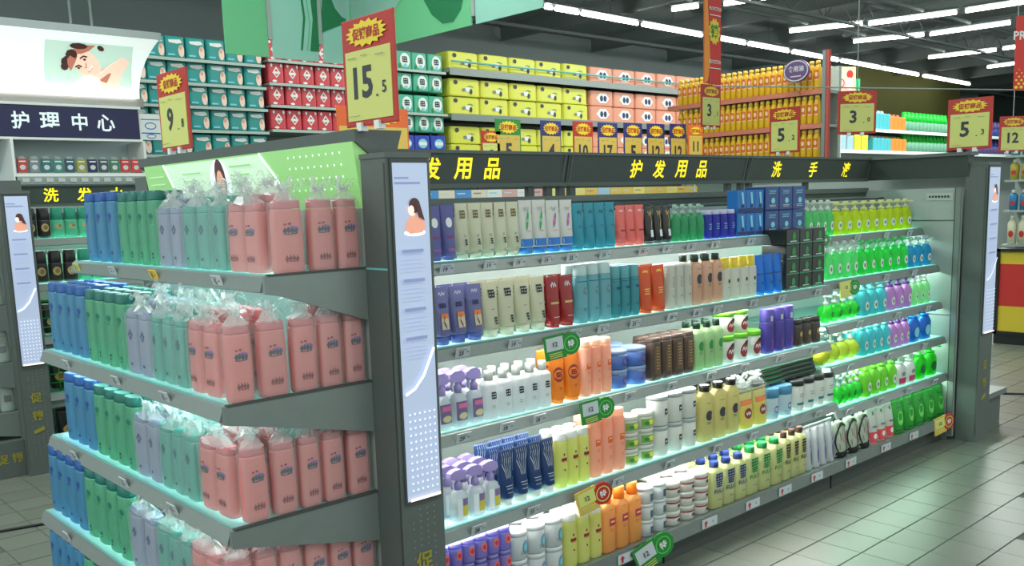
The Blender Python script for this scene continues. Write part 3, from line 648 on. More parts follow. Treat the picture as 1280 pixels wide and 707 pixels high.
    def a_pb(a): a.ring(.1, .52, .50, .10, .10, INK, a0=.6, a1=5.6); lines(a, .38, 2, BRN, .3); lines(a, .72, 1, BRN, .3)
    add('peach_bottle', lambda w, d, h: parts_bottle_screw(w, d, h, P_('peach_fluid', 220, 178, 152, .35), P_('cap_dark_green', 28, 54, 44, 0)), .05, a_pb, 'shampoo_bottle', 'bottle', 'beige bottle, dark cap')
    def a_yc(a): a.ell(.1, .45, .26, .05, INK); lines(a, .3, 1, GREY, .3)
    add('yellow_cap_bottle', lambda w, d, h: parts_oval(w, d, h, P_('white_fluid', 216, 216, 206, .45), P_('cap_yellow', 224, 206, 70, .4), capf=.26, neck=.75), .05, a_yc, 'shampoo_bottle', 'bottle', 'white bottle, yellow cap')
    def a_az(a): a.rect(-.9, .9, .5, .53, NAV, 6); squig(a, 0, .3, .3, .03, .03, NAV, 3)
    add('azure_tube', lambda w, d, h: parts_tube(w, d, h, P_('tube_azure', 24, 122, 204, .4), P_('cap_azure', 40, 160, 230, .5), .05), .05, a_az, 'hair_tube', 'tube', 'azure blue tube')
    add('checker_box', lambda w, d, h: parts_box(w, d, h, P_('pack_black', 30, 36, 34, 0)), .14, lambda a: (a.ell(.1, .55, .3, .3, GRN, 8), lines(a, .2, 1, SIL, .5, .1, .06), a.rect(-.98, .98, .02, .14, P_('pack_jade', 44, 120, 80, 0), 4)), 'hair_dye_box', 'box', 'black and green carton')
    def a_tl(a): a.rect(-.72, .82, .12, .46, P_('label_mauve', 120, 96, 140, 0), 8); a.rect(-.5, .6, .34, .42, PNK, 5); a.ell(.05, .2, .55, .06, P_('label_buff', 204, 200, 150, 0))
    CL = mat('clear_plastic', S(225, 230, 235), .15, trans=.5, alpha=.75)
    add('trigger_lilac', lambda w, d, h: parts_trigger(w, d, h, CL, P_('spray_lilac', 186, 170, 222, .35)), .05, a_tl, 'spray_bottle', 'bottle', 'clear spray bottle, mauve label')
    def a_wp(a): blk(a, .1, .50, .45, .055, INK, 4); lines(a, .28, 2, GREY, .25, .04, .01)
    add('white_pump', lambda w, d, h: parts_bottle_screw(w, d, h, P_('white_glow', 246, 247, 249, .5), CW, capw=.24, capf=.2), .05, a_wp, 'lotion_bottle', 'bottle', 'white bottle with black emblem')
    def a_ol(a): a.ring(0, .55, .7, .14, .05, DKR, a0=.3, a1=5.8); blk(a, 0, .55, .4, .035, DKR, 5); lines(a, .3, 2, DKR, .2)
    add('orange_logo_tube', lambda w, d, h: parts_tube(w, d, h, P_('tube_amber', 244, 148, 44, .4), P_('cap_amber', 246, 160, 60, .4), .06), .055, a_ol, 'hair_tube', 'tube', 'amber tube with brown ring')
    def a_ps(a): a.rect(-.35, .45, .50, .60, P_('label_vermilion', 222, 92, 60, 0), 5); a.rect(-.2, .3, .56, .58, YLW, 2); lines(a, .44, 2, PCH, .25); lines(a, .28, 2, PCH, .2)
    add('peach_square_bottle', lambda w, d, h: parts_oval(w, d, h, P_('peach_glow', 250, 196, 172, .5), P_('cap_peach_glow', 252, 214, 190, .5), capf=.12, e=2.3), .055, a_ps, 'shampoo_bottle', 'bottle', 'peach bottle, vermilion square')
    def a_bj(a): a.ring(.2, .4, .3, .22, .06, DKR, a0=0, a1=5); lines(a, .75, 1, SIL, .4, .1, .04)
    add('blue_jar', lambda w, d, h: parts_jar(w, d, h, P_('jar_blue', 78, 112, 186, .2), P_('lid_blue', 140, 160, 200, .2)), 0, a_bj, 'hair_mask_jar', 'jar', 'blue jar with red mark')
    def a_br(a): a.rect(-.55, .5, .15, .82, P_('label_bronze', 96, 74, 52, 0), 8); lines(a, .76, 8, GLD, .3, .07, .018)
    add('brown_bottle', lambda w, d, h: parts_oval(w, d, h, P_('brown_plastic', 74, 56, 48, .05), P_('cap_brown', 84, 64, 56, .05), capf=.1, e=4), .055, a_br, 'shampoo_bottle', 'bottle', 'brown bottle with gold print')
    def a_pg(a): a.ring(.1, .50, .50, .10, .10, GRN, a0=.6, a1=5.6); lines(a, .36, 2, GRN, .3)
    add('pale_green_bottle', lambda w, d, h: parts_bottle_screw(w, d, h, P_('pale_green_fluid', 176, 212, 156, .35), P_('cap_dark_green', 28, 54, 44, 0)), .05, a_pg, 'shampoo_bottle', 'bottle', 'pale green bottle, dark cap')
    def a_gl(a): a.ell(.0, .40, .55, .28, DKR, 12, .2); squig(a, 0, .42, .35, .08, .06, WHITE, 5); a.ell(.2, .65, .3, .08, BLACK)
    add('green_lid_tub', lambda w, d, h: parts_jar(w, d, h, P_('jar_white', 226, 228, 220, .3), P_('lid_lime', 126, 204, 60, .3), .2), 0, a_gl, 'hair_mask_tub', 'jar', 'white tub, lime green lid')
    def a_pu(a): a.rect(-.2, .3, .72, .84, SIL, 2); lines(a, .4, 2, PUR, .4); a.line([(0, .3), (.15, .2), (0, .1)], .06, PNK)
    add('purple_bottle', lambda w, d, h: parts_oval(w, d, h, P_('purple_fluid', 76, 64, 152, .25), P_('cap_purple', 92, 80, 170, .25), capf=.3, e=3), .06, a_pu, 'shampoo_bottle', 'bottle', 'deep purple bottle')
    def a_db(a): a.ell(.1, .45, .35, .10, GLD, 10); lines(a, .3, 3, BRN, .4, .06, .02)
    add('dark_brown_bottle', lambda w, d, h: parts_oval(w, d, h, P_('umber_plastic', 58, 48, 40, .05), P_('cap_umber', 40, 36, 34, 0), capf=.2, e=3), .055, a_db, 'shampoo_bottle', 'bottle', 'dark umber bottle')
    def a_tc(a): a.rect(-.0, .86, .30, .44, P_('label_grape', 130, 110, 150, 0), 5); a.rect(.0, .86, .10, .30, P_('label_gold', 206, 190, 70, 0), 5); a.rect(-.66, -.1, .06, .46, P_('label_glass_white', 232, 236, 240, 0), 5)
    add('trigger_clear', lambda w, d, h: parts_trigger(w, d, h, CL, P_('spray_lilac', 186, 170, 222, .35)), .05, a_tc, 'spray_bottle', 'bottle', 'clear spray bottle, gold label')
    def a_nt(a):
        for i in range(5):
            u = -.6+.3*i; a.line([(u, .95), (u+.12, .86), (u-.08, .76), (u*.6, .62), (u*.4, .50)], .04, SIL)
        lines(a, .36, 2, SIL, .5, .05, .012); lines(a, .24, 1, SIL, .4)
    add('navy_tube', lambda w, d, h: parts_tube(w, d, h, P_('tube_navy', 30, 58, 106, .05, .3), CW, .13), .055, a_nt, 'hair_gel_tube', 'tube', 'navy tube with silver flames')
    def a_li(a): a.ell(0, .62, .14, .025, DKR); a.rect(-.45, .45, .50, .56, DKR, 6); lines(a, .48, 1, ORG, .3); a.ell(0, .34, .12, .02, DKR)
    add('lime_bottle', lambda w, d, h: parts_oval(w, d, h, P_('lime_fluid', 236, 238, 150, .5), CW, capf=.14, e=2.3), .055, a_li, 'shampoo_bottle', 'bottle', 'yellow-green bottle, white cap')
    def a_lj(a): a.rect(-.8, .85, .15, .62, P_('label_foliage', 120, 160, 70, 0), 10); a.ell(.1, .4, .4, .16, YLW); a.ell(-.4, .35, .25, .12, GRN)
    add('leaf_jar', lambda w, d, h: parts_jar(w, d, h, P_('jar_pearl', 222, 228, 214, .35), P_('lid_pearl', 232, 234, 222, .35), .26), 0, a_lj, 'hair_mask_jar', 'jar', 'white jar with foliage label')
    def a_lo(a): a.rect(-.1, .35, .38, .58, INK, 4); a.rect(.0, .25, .44, .50, WHITE, 2); a.rect(.1, .35, .40, .46, INK, 2); lines(a, .34, 1, GREY, .2)
    add('logo_jar', lambda w, d, h: parts_jar(w, d, h, P_('jar_white', 226, 228, 220, .3), P_('lid_silver', 176, 184, 184, .1), .14), 0, a_lo, 'hair_mask_jar', 'jar', 'white jar with black square')
    def a_cb(a): a.ring(.1, .46, .48, .09, .09, INK, a0=.6, a1=5.6); lines(a, .34, 2, INK, .3); lines(a, .68, 1, BRN, .3)
    add('cream_black_cap_bottle', lambda w, d, h: parts_bottle_screw(w, d, h, P_('straw_fluid', 220, 210, 138, .35), P_('cap_black', 28, 28, 30, 0, .25), capf=.12), .05, a_cb, 'shampoo_bottle', 'bottle', 'straw-yellow bottle, black cap')
    def a_ob(a): a.rect(-.8, .8, .62, .76, ORG, 8); a.ell(0, .4, .5, .14, DKR); squig(a, 0, .4, .3, .05, .05, WHITE, 8)
    add('orange_band_pouch', lambda w, d, h: parts_pouch(w, d, h, P_('pouch_yellow', 226, 208, 104, .3), P_('film_gold', 200, 186, 110, .4)), .06, a_ob, 'hair_mask_pouch', 'pouch', 'yellow pouch with orange band')
    add('sky_lid_jar', lambda w, d, h: parts_jar(w, d, h, P_('jar_sky', 196, 214, 222, .35), P_('lid_sky', 96, 160, 196, .3), .3), 0, lambda a: (a.ring(0, .32, .3, .12, .05, PUR), lines(a, .15, 1, CYN, .6, .1, .04)), 'hair_mask_jar', 'jar', 'pale jar, sky blue lid')
    add('black_lid_jar', lambda w, d, h: parts_jar(w, d, h, P_('jar_white', 226, 228, 220, .3), P_('lid_black', 34, 38, 40, 0), .17), 0, lambda a: (a.rect(-.6, .7, .2, .28, TEA, 8), lines(a, .55, 2, GREY, .4, .08, .02)), 'hair_mask_jar', 'jar', 'white jar, black lid')
    add('lilac_bottle', lambda w, d, h: parts_oval(w, d, h, P_('lilac_fluid', 150, 138, 214, .4), P_('cap_periwinkle', 170, 164, 232, .4), capf=.22), .06, lambda a: (a.ell(.1, .5, .5, .2, PCH, 12), a.ell(.1, .5, .3, .11, MAG, 10)), 'lotion_bottle', 'bottle', 'periwinkle bottle, coral oval label')
    def a_wj(a): a.ell(.35, .42, .42, .26, P_('label_steel_blue', 110, 150, 176, 0)); a.ell(.35, .42, .26, .14, CYN); lines(a, .3, 2, GREY, .3, .08, .015)
    add('white_jar', lambda w, d, h: parts_jar(w, d, h, P_('jar_cool', 214, 220, 222, .3), P_('lid_white', 234, 238, 238, .3), .16), 0, a_wj, 'cream_jar', 'jar', 'big white jar, blue circle')
    def a_or(a): a.rect(-.3, .7, .44, .56, MAG, 6); a.rect(-.1, .5, .49, .52, YLW, 3); lines(a, .7, 1, ORG, .3); lines(a, .38, 2, ORG, .3)
    add('orange_bottle', lambda w, d, h: parts_bottle_screw(w, d, h, P_('apricot_fluid', 250, 188, 108, .45), P_('cap_apricot', 250, 170, 70, .45), capw=.27, capf=.2), .06, a_or, 'shampoo_bottle', 'bottle', 'apricot bottle, magenta label')
    add('landscape_jar', lambda w, d, h: parts_jar(w, d, h, P_('jar_cool', 214, 220, 222, .3), P_('lid_white', 234, 238, 238, .3), .2), 0, lambda a: (a.rect(-.1, .8, .15, .6, P_('label_slate', 70, 90, 100, 0), 6), a.poly([(.0, .2), (.3, .45), (.6, .2)], SIL)), 'cream_jar', 'jar', 'white jar, dark landscape label')
    add('band_jar', lambda w, d, h: parts_jar(w, d, h, P_('jar_warm', 222, 220, 210, .3), P_('lid_warm', 234, 234, 226, .3), .3), 0, lambda a: (a.rect(-.9, .9, .55, .66, DKR, 10), a.rect(.0, .4, .25, .45, INK, 3)), 'cream_jar', 'jar', 'white jar, dark red band')
    for cname, cm, rgb, cw in (('blue', 'cap_cobalt', (28, 52, 122), 'cobalt'), ('green', 'cap_emerald', (20, 130, 70), 'emerald'), ('brown', 'cap_chocolate', (72, 48, 42), 'chocolate')):
        ink = mat('ink_'+cw, S(*rgb), .5)
        def a_fu(a, ink=ink): blk(a, .05, .68, .62, .06, ink, 5); blk(a, -.05, .53, .55, .045, ink, 8); a.inc = 0; a.txt('FULO', 0, .385, .085, ink, .02, wmax=1.5, sx=6); a.inc = 1; squig(a, 0, .2, .3, .02, .015, GREY, 4)
        add('fulo_'+cname, lambda w, d, h, cm=cm, rgb=rgb: parts_bottle_screw(w, d, h, P_('butter_fluid', 218, 222, 160, .4), P_(cm, *rgb, 0), capf=.13), .06, a_fu, 'shampoo_bottle', 'bottle', 'cream bottle, %s cap' % cw)
    def a_dp(a): a.ell(.1, .34, .22, .24, PUR, 12); a.poly([(.0, .5), (.1, .78), (.2, .5)], PUR)
    add('drop_pouch', lambda w, d, h: parts_pouch(w, d, h, P_('pouch_frost', 208, 214, 216, .4), P_('film_frost', 226, 230, 232, .5)), .07, a_dp, 'lotion_pouch', 'pouch', 'frosted pouch, purple drop')
    def a_fb(a):
        r = random.Random(3)
        for i in range(10): a.ell(r.uniform(-.6, .6), r.uniform(.2, .75), r.uniform(.08, .2), r.uniform(.03, .06), r.choice([GRN, PNK, BLACK, GREY]), 7, r.uniform(0, 3))
        a.rect(-.85, .85, .01, .15, BLACK, 8); a.ring(0, .4, .92, .44, .07, BLACK)
    add('floral_bag', lambda w, d, h: parts_floral(w, d, h, P_('bag_floral', 176, 186, 166, .1), BLACK), .08, a_fb, 'floral_gift_bag', 'bag', 'black-trimmed floral bag')
    def a_pp(a): a.rect(-.85, .85, .04, .32, P_('label_coral', 216, 66, 74, 0), 8); a.ell(0, .2, .35, .07, WHITE); squig(a, 0, .46, .5, .03, .03, INK, 6); a.ell(0, .8, .2, .05, GRN)
    add('pink_base_pouch', lambda w, d, h: parts_pouch(w, d, h, P_('pouch_white', 208, 212, 204, .3), P_('film_white', 220, 224, 220, .4)), .08, a_pp, 'soap_refill_pouch', 'pouch', 'white pouch, coral base')
    def a_gpo(a): a.ell(.0, .42, .5, .2, P_('label_fern', 110, 210, 90, 0)); squig(a, 0, .72, .5, .04, .03, P_('label_forest', 20, 100, 44, 0), 6); a.rect(-.7, .7, .06, .12, P_('label_forest', 20, 100, 44, 0), 6)
    add('green_pouch', lambda w, d, h: parts_pouch(w, d, h, P_('pouch_green', 52, 168, 62, .35), P_('film_green', 80, 180, 90, .4)), .08, a_gpo, 'soap_refill_pouch', 'pouch', 'bright green refill pouch')
    PW = P_('pump_white', 222, 228, 222, .4)
    for k, rgb, pm, nm in (('pale_green_pump', (110, 214, 140), PW, 'mint'), ('yellow_pump', (214, 226, 40), P_('pump_lemon', 226, 228, 170, .4), 'lemon'), ('bright_green_pump', (50, 200, 90), P_('pump_green', 110, 220, 150, .4), 'emerald'),
                           ('blue_pump', (40, 160, 200), P_('pump_ice', 200, 224, 226, .4), 'sky blue'), ('cyan_pump', (90, 200, 210), P_('pump_cyan', 140, 214, 222, .4), 'cyan'), ('violet_pump', (206, 150, 208), P_('pump_violet', 120, 60, 150, .3), 'orchid pink'),
                           ('clear_green_pump', (170, 226, 170), PW, 'clear green'), ('lime_pump', (140, 206, 70), P_('pump_lime', 150, 220, 80, .4), 'olive lime')):
        def a_so(a): a.ell(0, .28, .42, .13, P_('label_milky', 214, 226, 214, 0), 12); a.ell(0, .28, .22, .06, GREY, 8)
        add(k, lambda w, d, h, k=k, rgb=rgb, pm=pm: parts_pump(w, d, h, P_('soap_'+k, *rgb, .55, .2), pm, bulge=.025), .06, a_so, 'hand_soap_bottle', 'bottle', nm+' hand-soap pump bottle')
    add('green_ball', lambda w, d, h: parts_ball(w, d, h, P_('soap_ball_green', 50, 200, 60, .5, .2), PW), 0, lambda a: a.ell(0, .3, .3, .1, P_('label_forest', 20, 100, 44, 0)), 'hand_soap_bottle', 'bottle', 'round green apple soap bottle')
    add('yellow_ball', lambda w, d, h: parts_ball(w, d, h, P_('soap_ball_yellow', 206, 214, 70, .5, .2), PW), 0, lambda a: a.ell(0, .3, .3, .1, P_('label_ochre', 190, 180, 40, 0)), 'hand_soap_bottle', 'bottle', 'round yellow soap bottle')
    add('blue_pair', lambda w, d, h: parts_pump(w, d, h, P_('soap_cobalt', 20, 110, 196, .4, .2), P_('pump_azure', 40, 140, 214, .4), hb=.74), .06, lambda a: a.ell(0, .3, .45, .16, CYN), 'hand_soap_bottle', 'bottle', 'cobalt blue hand-soap bottle')
    add('white_pink_bottle', lambda w, d, h: parts_pump(w, d, h, P_('soap_white', 226, 222, 222, .4), PW, hb=.66), .06, lambda a: (a.rect(-.7, .7, .06, .24, MAG, 6), a.ell(0, .36, .4, .07, GREY)), 'hand_soap_bottle', 'bottle', 'white soap bottle, pink label')
    add('lime_green_bottle', lambda w, d, h: parts_pump(w, d, h, P_('soap_vivid_green', 40, 206, 40, .5, .2), P_('pump_vivid', 60, 214, 60, .4), hb=.7), .06, lambda a: a.ell(0, .3, .45, .14, P_('label_forest', 20, 100, 44, 0)), 'hand_soap_bottle', 'bottle', 'vivid green soap bottle')
    # end display shampoos
    def a_bs(a): a.ring(.1, .66, .3, .035, .08, mat('ink_deep_blue', S(30, 70, 150), .5)); lines(a, .60, 2, NAV, .25); a.ell(.1, .14, .12, .02, NAV)
    add('blue_shampoo', lambda w, d, h: parts_oval(w, d, h, P_('shampoo_blue', 88, 154, 192, .4), P_('cap_royal', 34, 92, 164, .2), bow=.02, capf=.13), .055, a_bs, 'shampoo_bottle', 'bottle', 'blue shampoo bottle, royal cap')
    def a_gs(a): a.ring(.1, .66, .32, .04, .08, mat('ink_deep_teal', S(20, 110, 96), .5)); lines(a, .60, 2, GRN, .25); a.ell(.1, .16, .12, .02, NAV); a.ell(.1, .11, .1, .015, NAV)
    add('green_shampoo', lambda w, d, h: parts_oval(w, d, h, P_('shampoo_green', 110, 190, 156, .45), P_('cap_pine', 20, 108, 98, .1), bow=.02, capf=.13), .055, a_gs, 'shampoo_bottle', 'bottle', 'green shampoo bottle, pine cap')
    def a_lf(a): a.ring(.0, .62, .34, .04, .12, NAV); a.ell(.05, .61, .16, .025, BLU); a.ell(0, .16, .16, .025, INK)
    add('lilac_flat', lambda w, d, h: parts_oval(w, d, h, P_('shampoo_lilac', 162, 170, 196, .35), P_('cap_lilac_grey', 146, 160, 190, .3), capf=.12, e=3.4), .05, a_lf, 'shampoo_bottle', 'bottle', 'grey-lilac shampoo bottle')
    def a_tf(a): a.ring(.0, .62, .34, .04, .12, mat('ink_sea', S(20, 90, 110), .5)); a.ell(.05, .61, .16, .025, TEA); a.ell(0, .16, .16, .025, INK)
    add('teal_flat', lambda w, d, h: parts_oval(w, d, h, P_('shampoo_teal', 104, 190, 178, .4), P_('cap_sea', 90, 184, 172, .35), capf=.12, e=3.4), .05, a_tf, 'shampoo_bottle', 'bottle', 'teal shampoo bottle')
    def a_pf(a):
        a.ell(.16, .605, .42, .045, VIO, 14); a.inc = 0
        a.ell(-.34, .672, .12, .016, MAG, 8); a.ell(-.04, .680, .12, .016, DKR, 8)
        for du, dv, t in ((-.36, .585, .024), (-.14, .595, .027), (.12, .590, .024), (.36, .584, .020)): a.ring(du, dv, .15, t, .07, INK, 12)
        a.line([(-.46, .545), (-.1, .538), (.28, .545), (.48, .556)], .012, INK)
        for du, dv in ((-.34, .20), (-.11, .210), (.12, .208), (.34, .20)): a.ring(du, dv, .13, .022, .075, DKR, 10)
        a.line([(-.28, .172), (0, .165), (.28, .172)], .012, MAG); a.inc = 1
    add('pink_flat', lambda w, d, h: parts_oval(w, d, h, P_('shampoo_pink', 238, 152, 150, .35), P_('cap_pink', 224, 140, 146, .35), capf=.12, e=3.0), .055, a_pf, 'shampoo_bottle', 'bottle', 'pink shampoo bottle')
    return D
KINDS = KD()
_PROTO = {}
def proto(kind, w, d, h):
    key = (kind, round(w, 4), round(d, 4), round(h, 4))
    if key in _PROTO: return _PROTO[key]
    build, dep, art, name, cat, desc = KINDS[kind]
    secs, B, ch, e = build(w, d, h)
    a = Art(wrapmap([(t[0], t[1], t[2]) for t in secs], e, w, h)); art(a)
    out = (B.mesh(name), [(n, q.mesh(n)) for n, q in ch]+[('label', a.b.mesh('label'))])
    _PROTO[key] = out; return out
ORD = 'zero first second third fourth fifth sixth seventh eighth ninth tenth eleventh twelfth'.split()
USED = {}
def place(kind, w, d, h, loc, rz, label, group):
    body, ch = proto(kind, w, d, h); _, _, _, name, cat, _ = KINDS[kind]
    o = put(name, body, None, loc, rz, label, cat, group)
    for n, me in ch: put(n, me, o)
    USED[label] = USED.get(label, 0)+1
    return o
SHELF = {'h1': (1.352, 2.55, 'hair side top shelf'), 'h2': (1.078, 2.42, 'hair side second shelf'), 'h3': (.785, 2.42, 'hair side third shelf'), 'h4': (.470, 2.37, 'hair side fourth shelf'), 'b': (.150, 2.354, 'bottom shelf'),
         'w1': (1.315, 2.57, 'soap side top shelf'), 'w2': (1.09, 2.465, 'soap side second shelf'), 'w3': (.863, 2.44, 'soap side third shelf'), 'w4': (.649, 2.409, 'soap side fourth shelf'), 'w5': (.419, 2.385, 'soap side fifth shelf')}
RUNS = [
 ('h1','purple_tube',1.970,2.099,2,0.195,1,1),
 ('h1','cream_tube',2.099,2.409,5,0.199,1,1),
 ('h1','leaf_tube',2.409,2.554,2,0.203,1,1),
 ('h1','heart_tube',2.554,2.703,2,0.200,1,1),
 ('h1','teal_tube',2.703,2.960,4,0.186,1,1),
 ('h1','salmon_tube',2.965,3.143,3,0.171,1,1),
 ('h1','black_tube',3.149,3.333,3,0.166,1,1),
 ('h1','green_pump',3.333,3.572,4,0.165,1,1),
 ('h1','indigo_mini',3.572,3.816,4,0.133,1,1),
 ('h1','blue_pack',3.816,4.044,3,0.111,1,2),
 ('h1','navy_box',4.058,4.436,3,0.118,1,2),
 ('h2','purple_cap_tube',1.885,2.102,3,0.196,2,1),
 ('h2','cream_cap_tube',2.102,2.415,4,0.198,2,1),
 ('h2','red_tube',2.415,2.563,2,0.192,2,1),
 ('h2','aqua_bottle',2.571,2.771,3,0.222,2,1),
 ('h2','turquoise_bottle',2.771,2.945,3,0.206,2,1),
 ('h2','orange_tube',2.950,3.124,2,0.194,2,1),
 ('h2','white_bottle',3.129,3.298,3,0.189,2,1),
 ('h2','peach_bottle',3.298,3.525,3,0.219,2,1),
 ('h2','yellow_cap_bottle',3.525,3.804,4,0.193,1,1),
 ('h2','azure_tube',3.804,4.035,3,0.189,1,1),
 ('h2','checker_box',4.042,4.410,3,0.074,1,4),
 ('h3','trigger_lilac',1.873,2.089,3,0.196,2,1),
 ('h3','white_pump',2.089,2.423,5,0.174,2,1),
 ('h3','orange_logo_tube',2.423,2.591,2,0.200,2,1),
 ('h3','peach_square_bottle',2.591,2.770,3,0.220,2,1),
 ('h3','blue_jar',2.770,3.009,2,0.078,2,2),
 ('h3','brown_bottle',3.009,3.315,4,0.182,2,1),
 ('h3','pale_green_bottle',3.315,3.533,3,0.213,2,1),
 ('h3','green_lid_tub',3.533,3.871,3,0.126,2,1),
 ('h3','purple_bottle',3.878,4.147,3,0.217,1,1),
 ('h3','dark_brown_bottle',4.147,4.397,3,0.138,1,1),
 ('h4','trigger_clear',1.887,2.111,3,0.181,3,1),
 ('h4','navy_tube',2.111,2.392,4,0.203,3,1),
 ('h4','lime_bottle',2.392,2.579,3,0.212,2,1),
 ('h4','peach_square_bottle',2.579,2.790,3,0.252,2,1),
 ('h4','leaf_jar',2.790,2.985,2,0.068,1,3),
 ('h4','logo_jar',2.985,3.282,3,0.128,1,2),
 ('h4','cream_black_cap_bottle',3.288,3.591,3,0.254,2,1),
 ('h4','orange_band_pouch',3.597,3.840,2,0.176,1,1),
 ('h4','sky_lid_jar',3.840,4.071,2,0.150,1,1),
 ('h4','black_lid_jar',4.079,4.476,4,0.154,1,1),
 ('b','lilac_bottle',1.800,2.138,6,0.084,2,3),
 ('b','white_jar',2.138,2.414,3,0.108,2,2),
 ('b','lime_bottle',2.414,2.624,3,0.214,2,1),
 ('b','orange_bottle',2.624,2.867,3,0.252,2,1),
 ('b','landscape_jar',2.872,3.044,2,0.070,1,3),
 ('b','band_jar',3.044,3.350,3,0.063,2,3),
 ('b','fulo_blue',3.350,3.630,3,0.216,3,1),
 ('b','fulo_green',3.630,3.943,3,0.228,3,1),
 ('b','fulo_brown',3.943,4.161,3,0.240,3,1),
 ('b','drop_pouch',4.161,4.452,4,0.227,1,1),
 ('b','floral_bag',4.460,4.841,3,0.226,1,1),
 ('b','pink_base_pouch',4.841,5.142,3,0.212,1,1),
 ('b','green_pouch',5.142,5.829,5,0.209,1,1),
 ('w1','pale_green_pump',4.496,4.791,4,0.195,1,1),
 ('w1','yellow_pump',4.791,5.747,9,0.183,1,1),
 ('w2','pale_green_pump',4.515,4.879,4,0.199,1,1),
 ('w2','bright_green_pump',4.879,5.489,6,0.193,1,1),
 ('w2','blue_pump',5.489,5.808,3,0.180,1,1),
 ('w3','green_ball',4.495,4.870,4,0.155,1,1),
 ('w3','cyan_pump',4.870,5.185,3,0.193,2,1),
 ('w3','violet_pump',5.185,5.504,3,0.192,1,1),
 ('w3','clear_green_pump',5.504,5.747,3,0.186,1,1),
 ('w4','yellow_ball',4.399,4.821,4,0.166,1,1),
 ('w4','cyan_pump',4.821,5.174,4,0.198,2,1),
 ('w4','violet_pump',5.174,5.420,3,0.190,1,1),
 ('w4','blue_pair',5.420,5.717,2,0.192,1,1),
 ('w5','green_ball',4.531,4.814,4,0.162,1,1),
 ('w5','lime_pump',4.814,5.219,4,0.200,2,1),
 ('w5','white_pink_bottle',5.219,5.471,2,0.188,1,1),
 ('w5','lime_green_bottle',5.471,5.761,2,0.197,1,1),
]
ERUNS = [
 ('e1','blue_shampoo',3.876,3.510,3),
 ('e1','green_shampoo',3.510,3.138,4),
 ('e1','lilac_flat',3.138,2.942,2),
 ('e1','teal_flat',2.942,2.631,3),
 ('e1','pink_flat',2.620,2.414,2),
 ('e2','blue_shampoo',3.932,3.511,4),
 ('e2','green_shampoo',3.511,3.112,4),
 ('e2','lilac_flat',3.112,2.907,2),
 ('e2','teal_flat',2.907,2.641,3),
 ('e2','pink_flat',2.636,2.423,2),
 ('e3','blue_shampoo',3.835,3.498,3),
 ('e3','green_shampoo',3.498,3.096,4),
 ('e3','lilac_flat',3.110,2.900,2),
 ('e3','teal_flat',2.900,2.624,3),
 ('e3','pink_flat',2.607,2.397,2),
 ('e4','blue_shampoo',3.941,3.519,4),
 ('e4','green_shampoo',3.519,3.079,4),
 ('e4','lilac_flat',3.079,2.841,2),
 ('e4','teal_flat',2.841,2.583,3),
 ('e4','pink_flat',2.590,2.398,2),
]
FAR_ROW = ['front row', 'second row', 'third row']
LV = {1: [''], 2: ['lower', 'upper'], 3: ['bottom', 'middle', 'top'], 4: ['bottom', 'lower middle', 'upper middle', 'top']}
for s, kind, x0, x1, n, h, rows, stack in RUNS:
    z, yf, sp = SHELF[s]; pitch = (x1-x0)/n; w = pitch*.95
    dep = KINDS[kind][1] or w
    if dep > w*1.6 and kind not in ('navy_box', 'checker_box'): dep = w*1.3
    for r in range(rows):
        for i in range(n):
            for k in range(stack):
                jx = 0 if stack > 1 else random.uniform(-.02, .02)*pitch
                y = yf+.018+dep/2+r*(dep+.012)
                lv = LV[stack][k]
                pos = ('only one' if n == 1 else ORD[i+1]+' from left')
                lab = '%s, %s, %s%s' % (KINDS[kind][5], pos, (lv+' layer, ' if lv and rows == 1 else lv+' layer '+FAR_ROW[r]+', ' if lv else FAR_ROW[r]+', ' if rows > 1 else ''), sp)
                place(kind, w, dep, h*(.985 if stack > 1 else 1), (x0+pitch*(i+.5)+jx, y, z+.001+k*(h+.0005)), 0 if stack > 1 else random.uniform(-.05, .05), lab, KINDS[kind][5]+', '+sp)
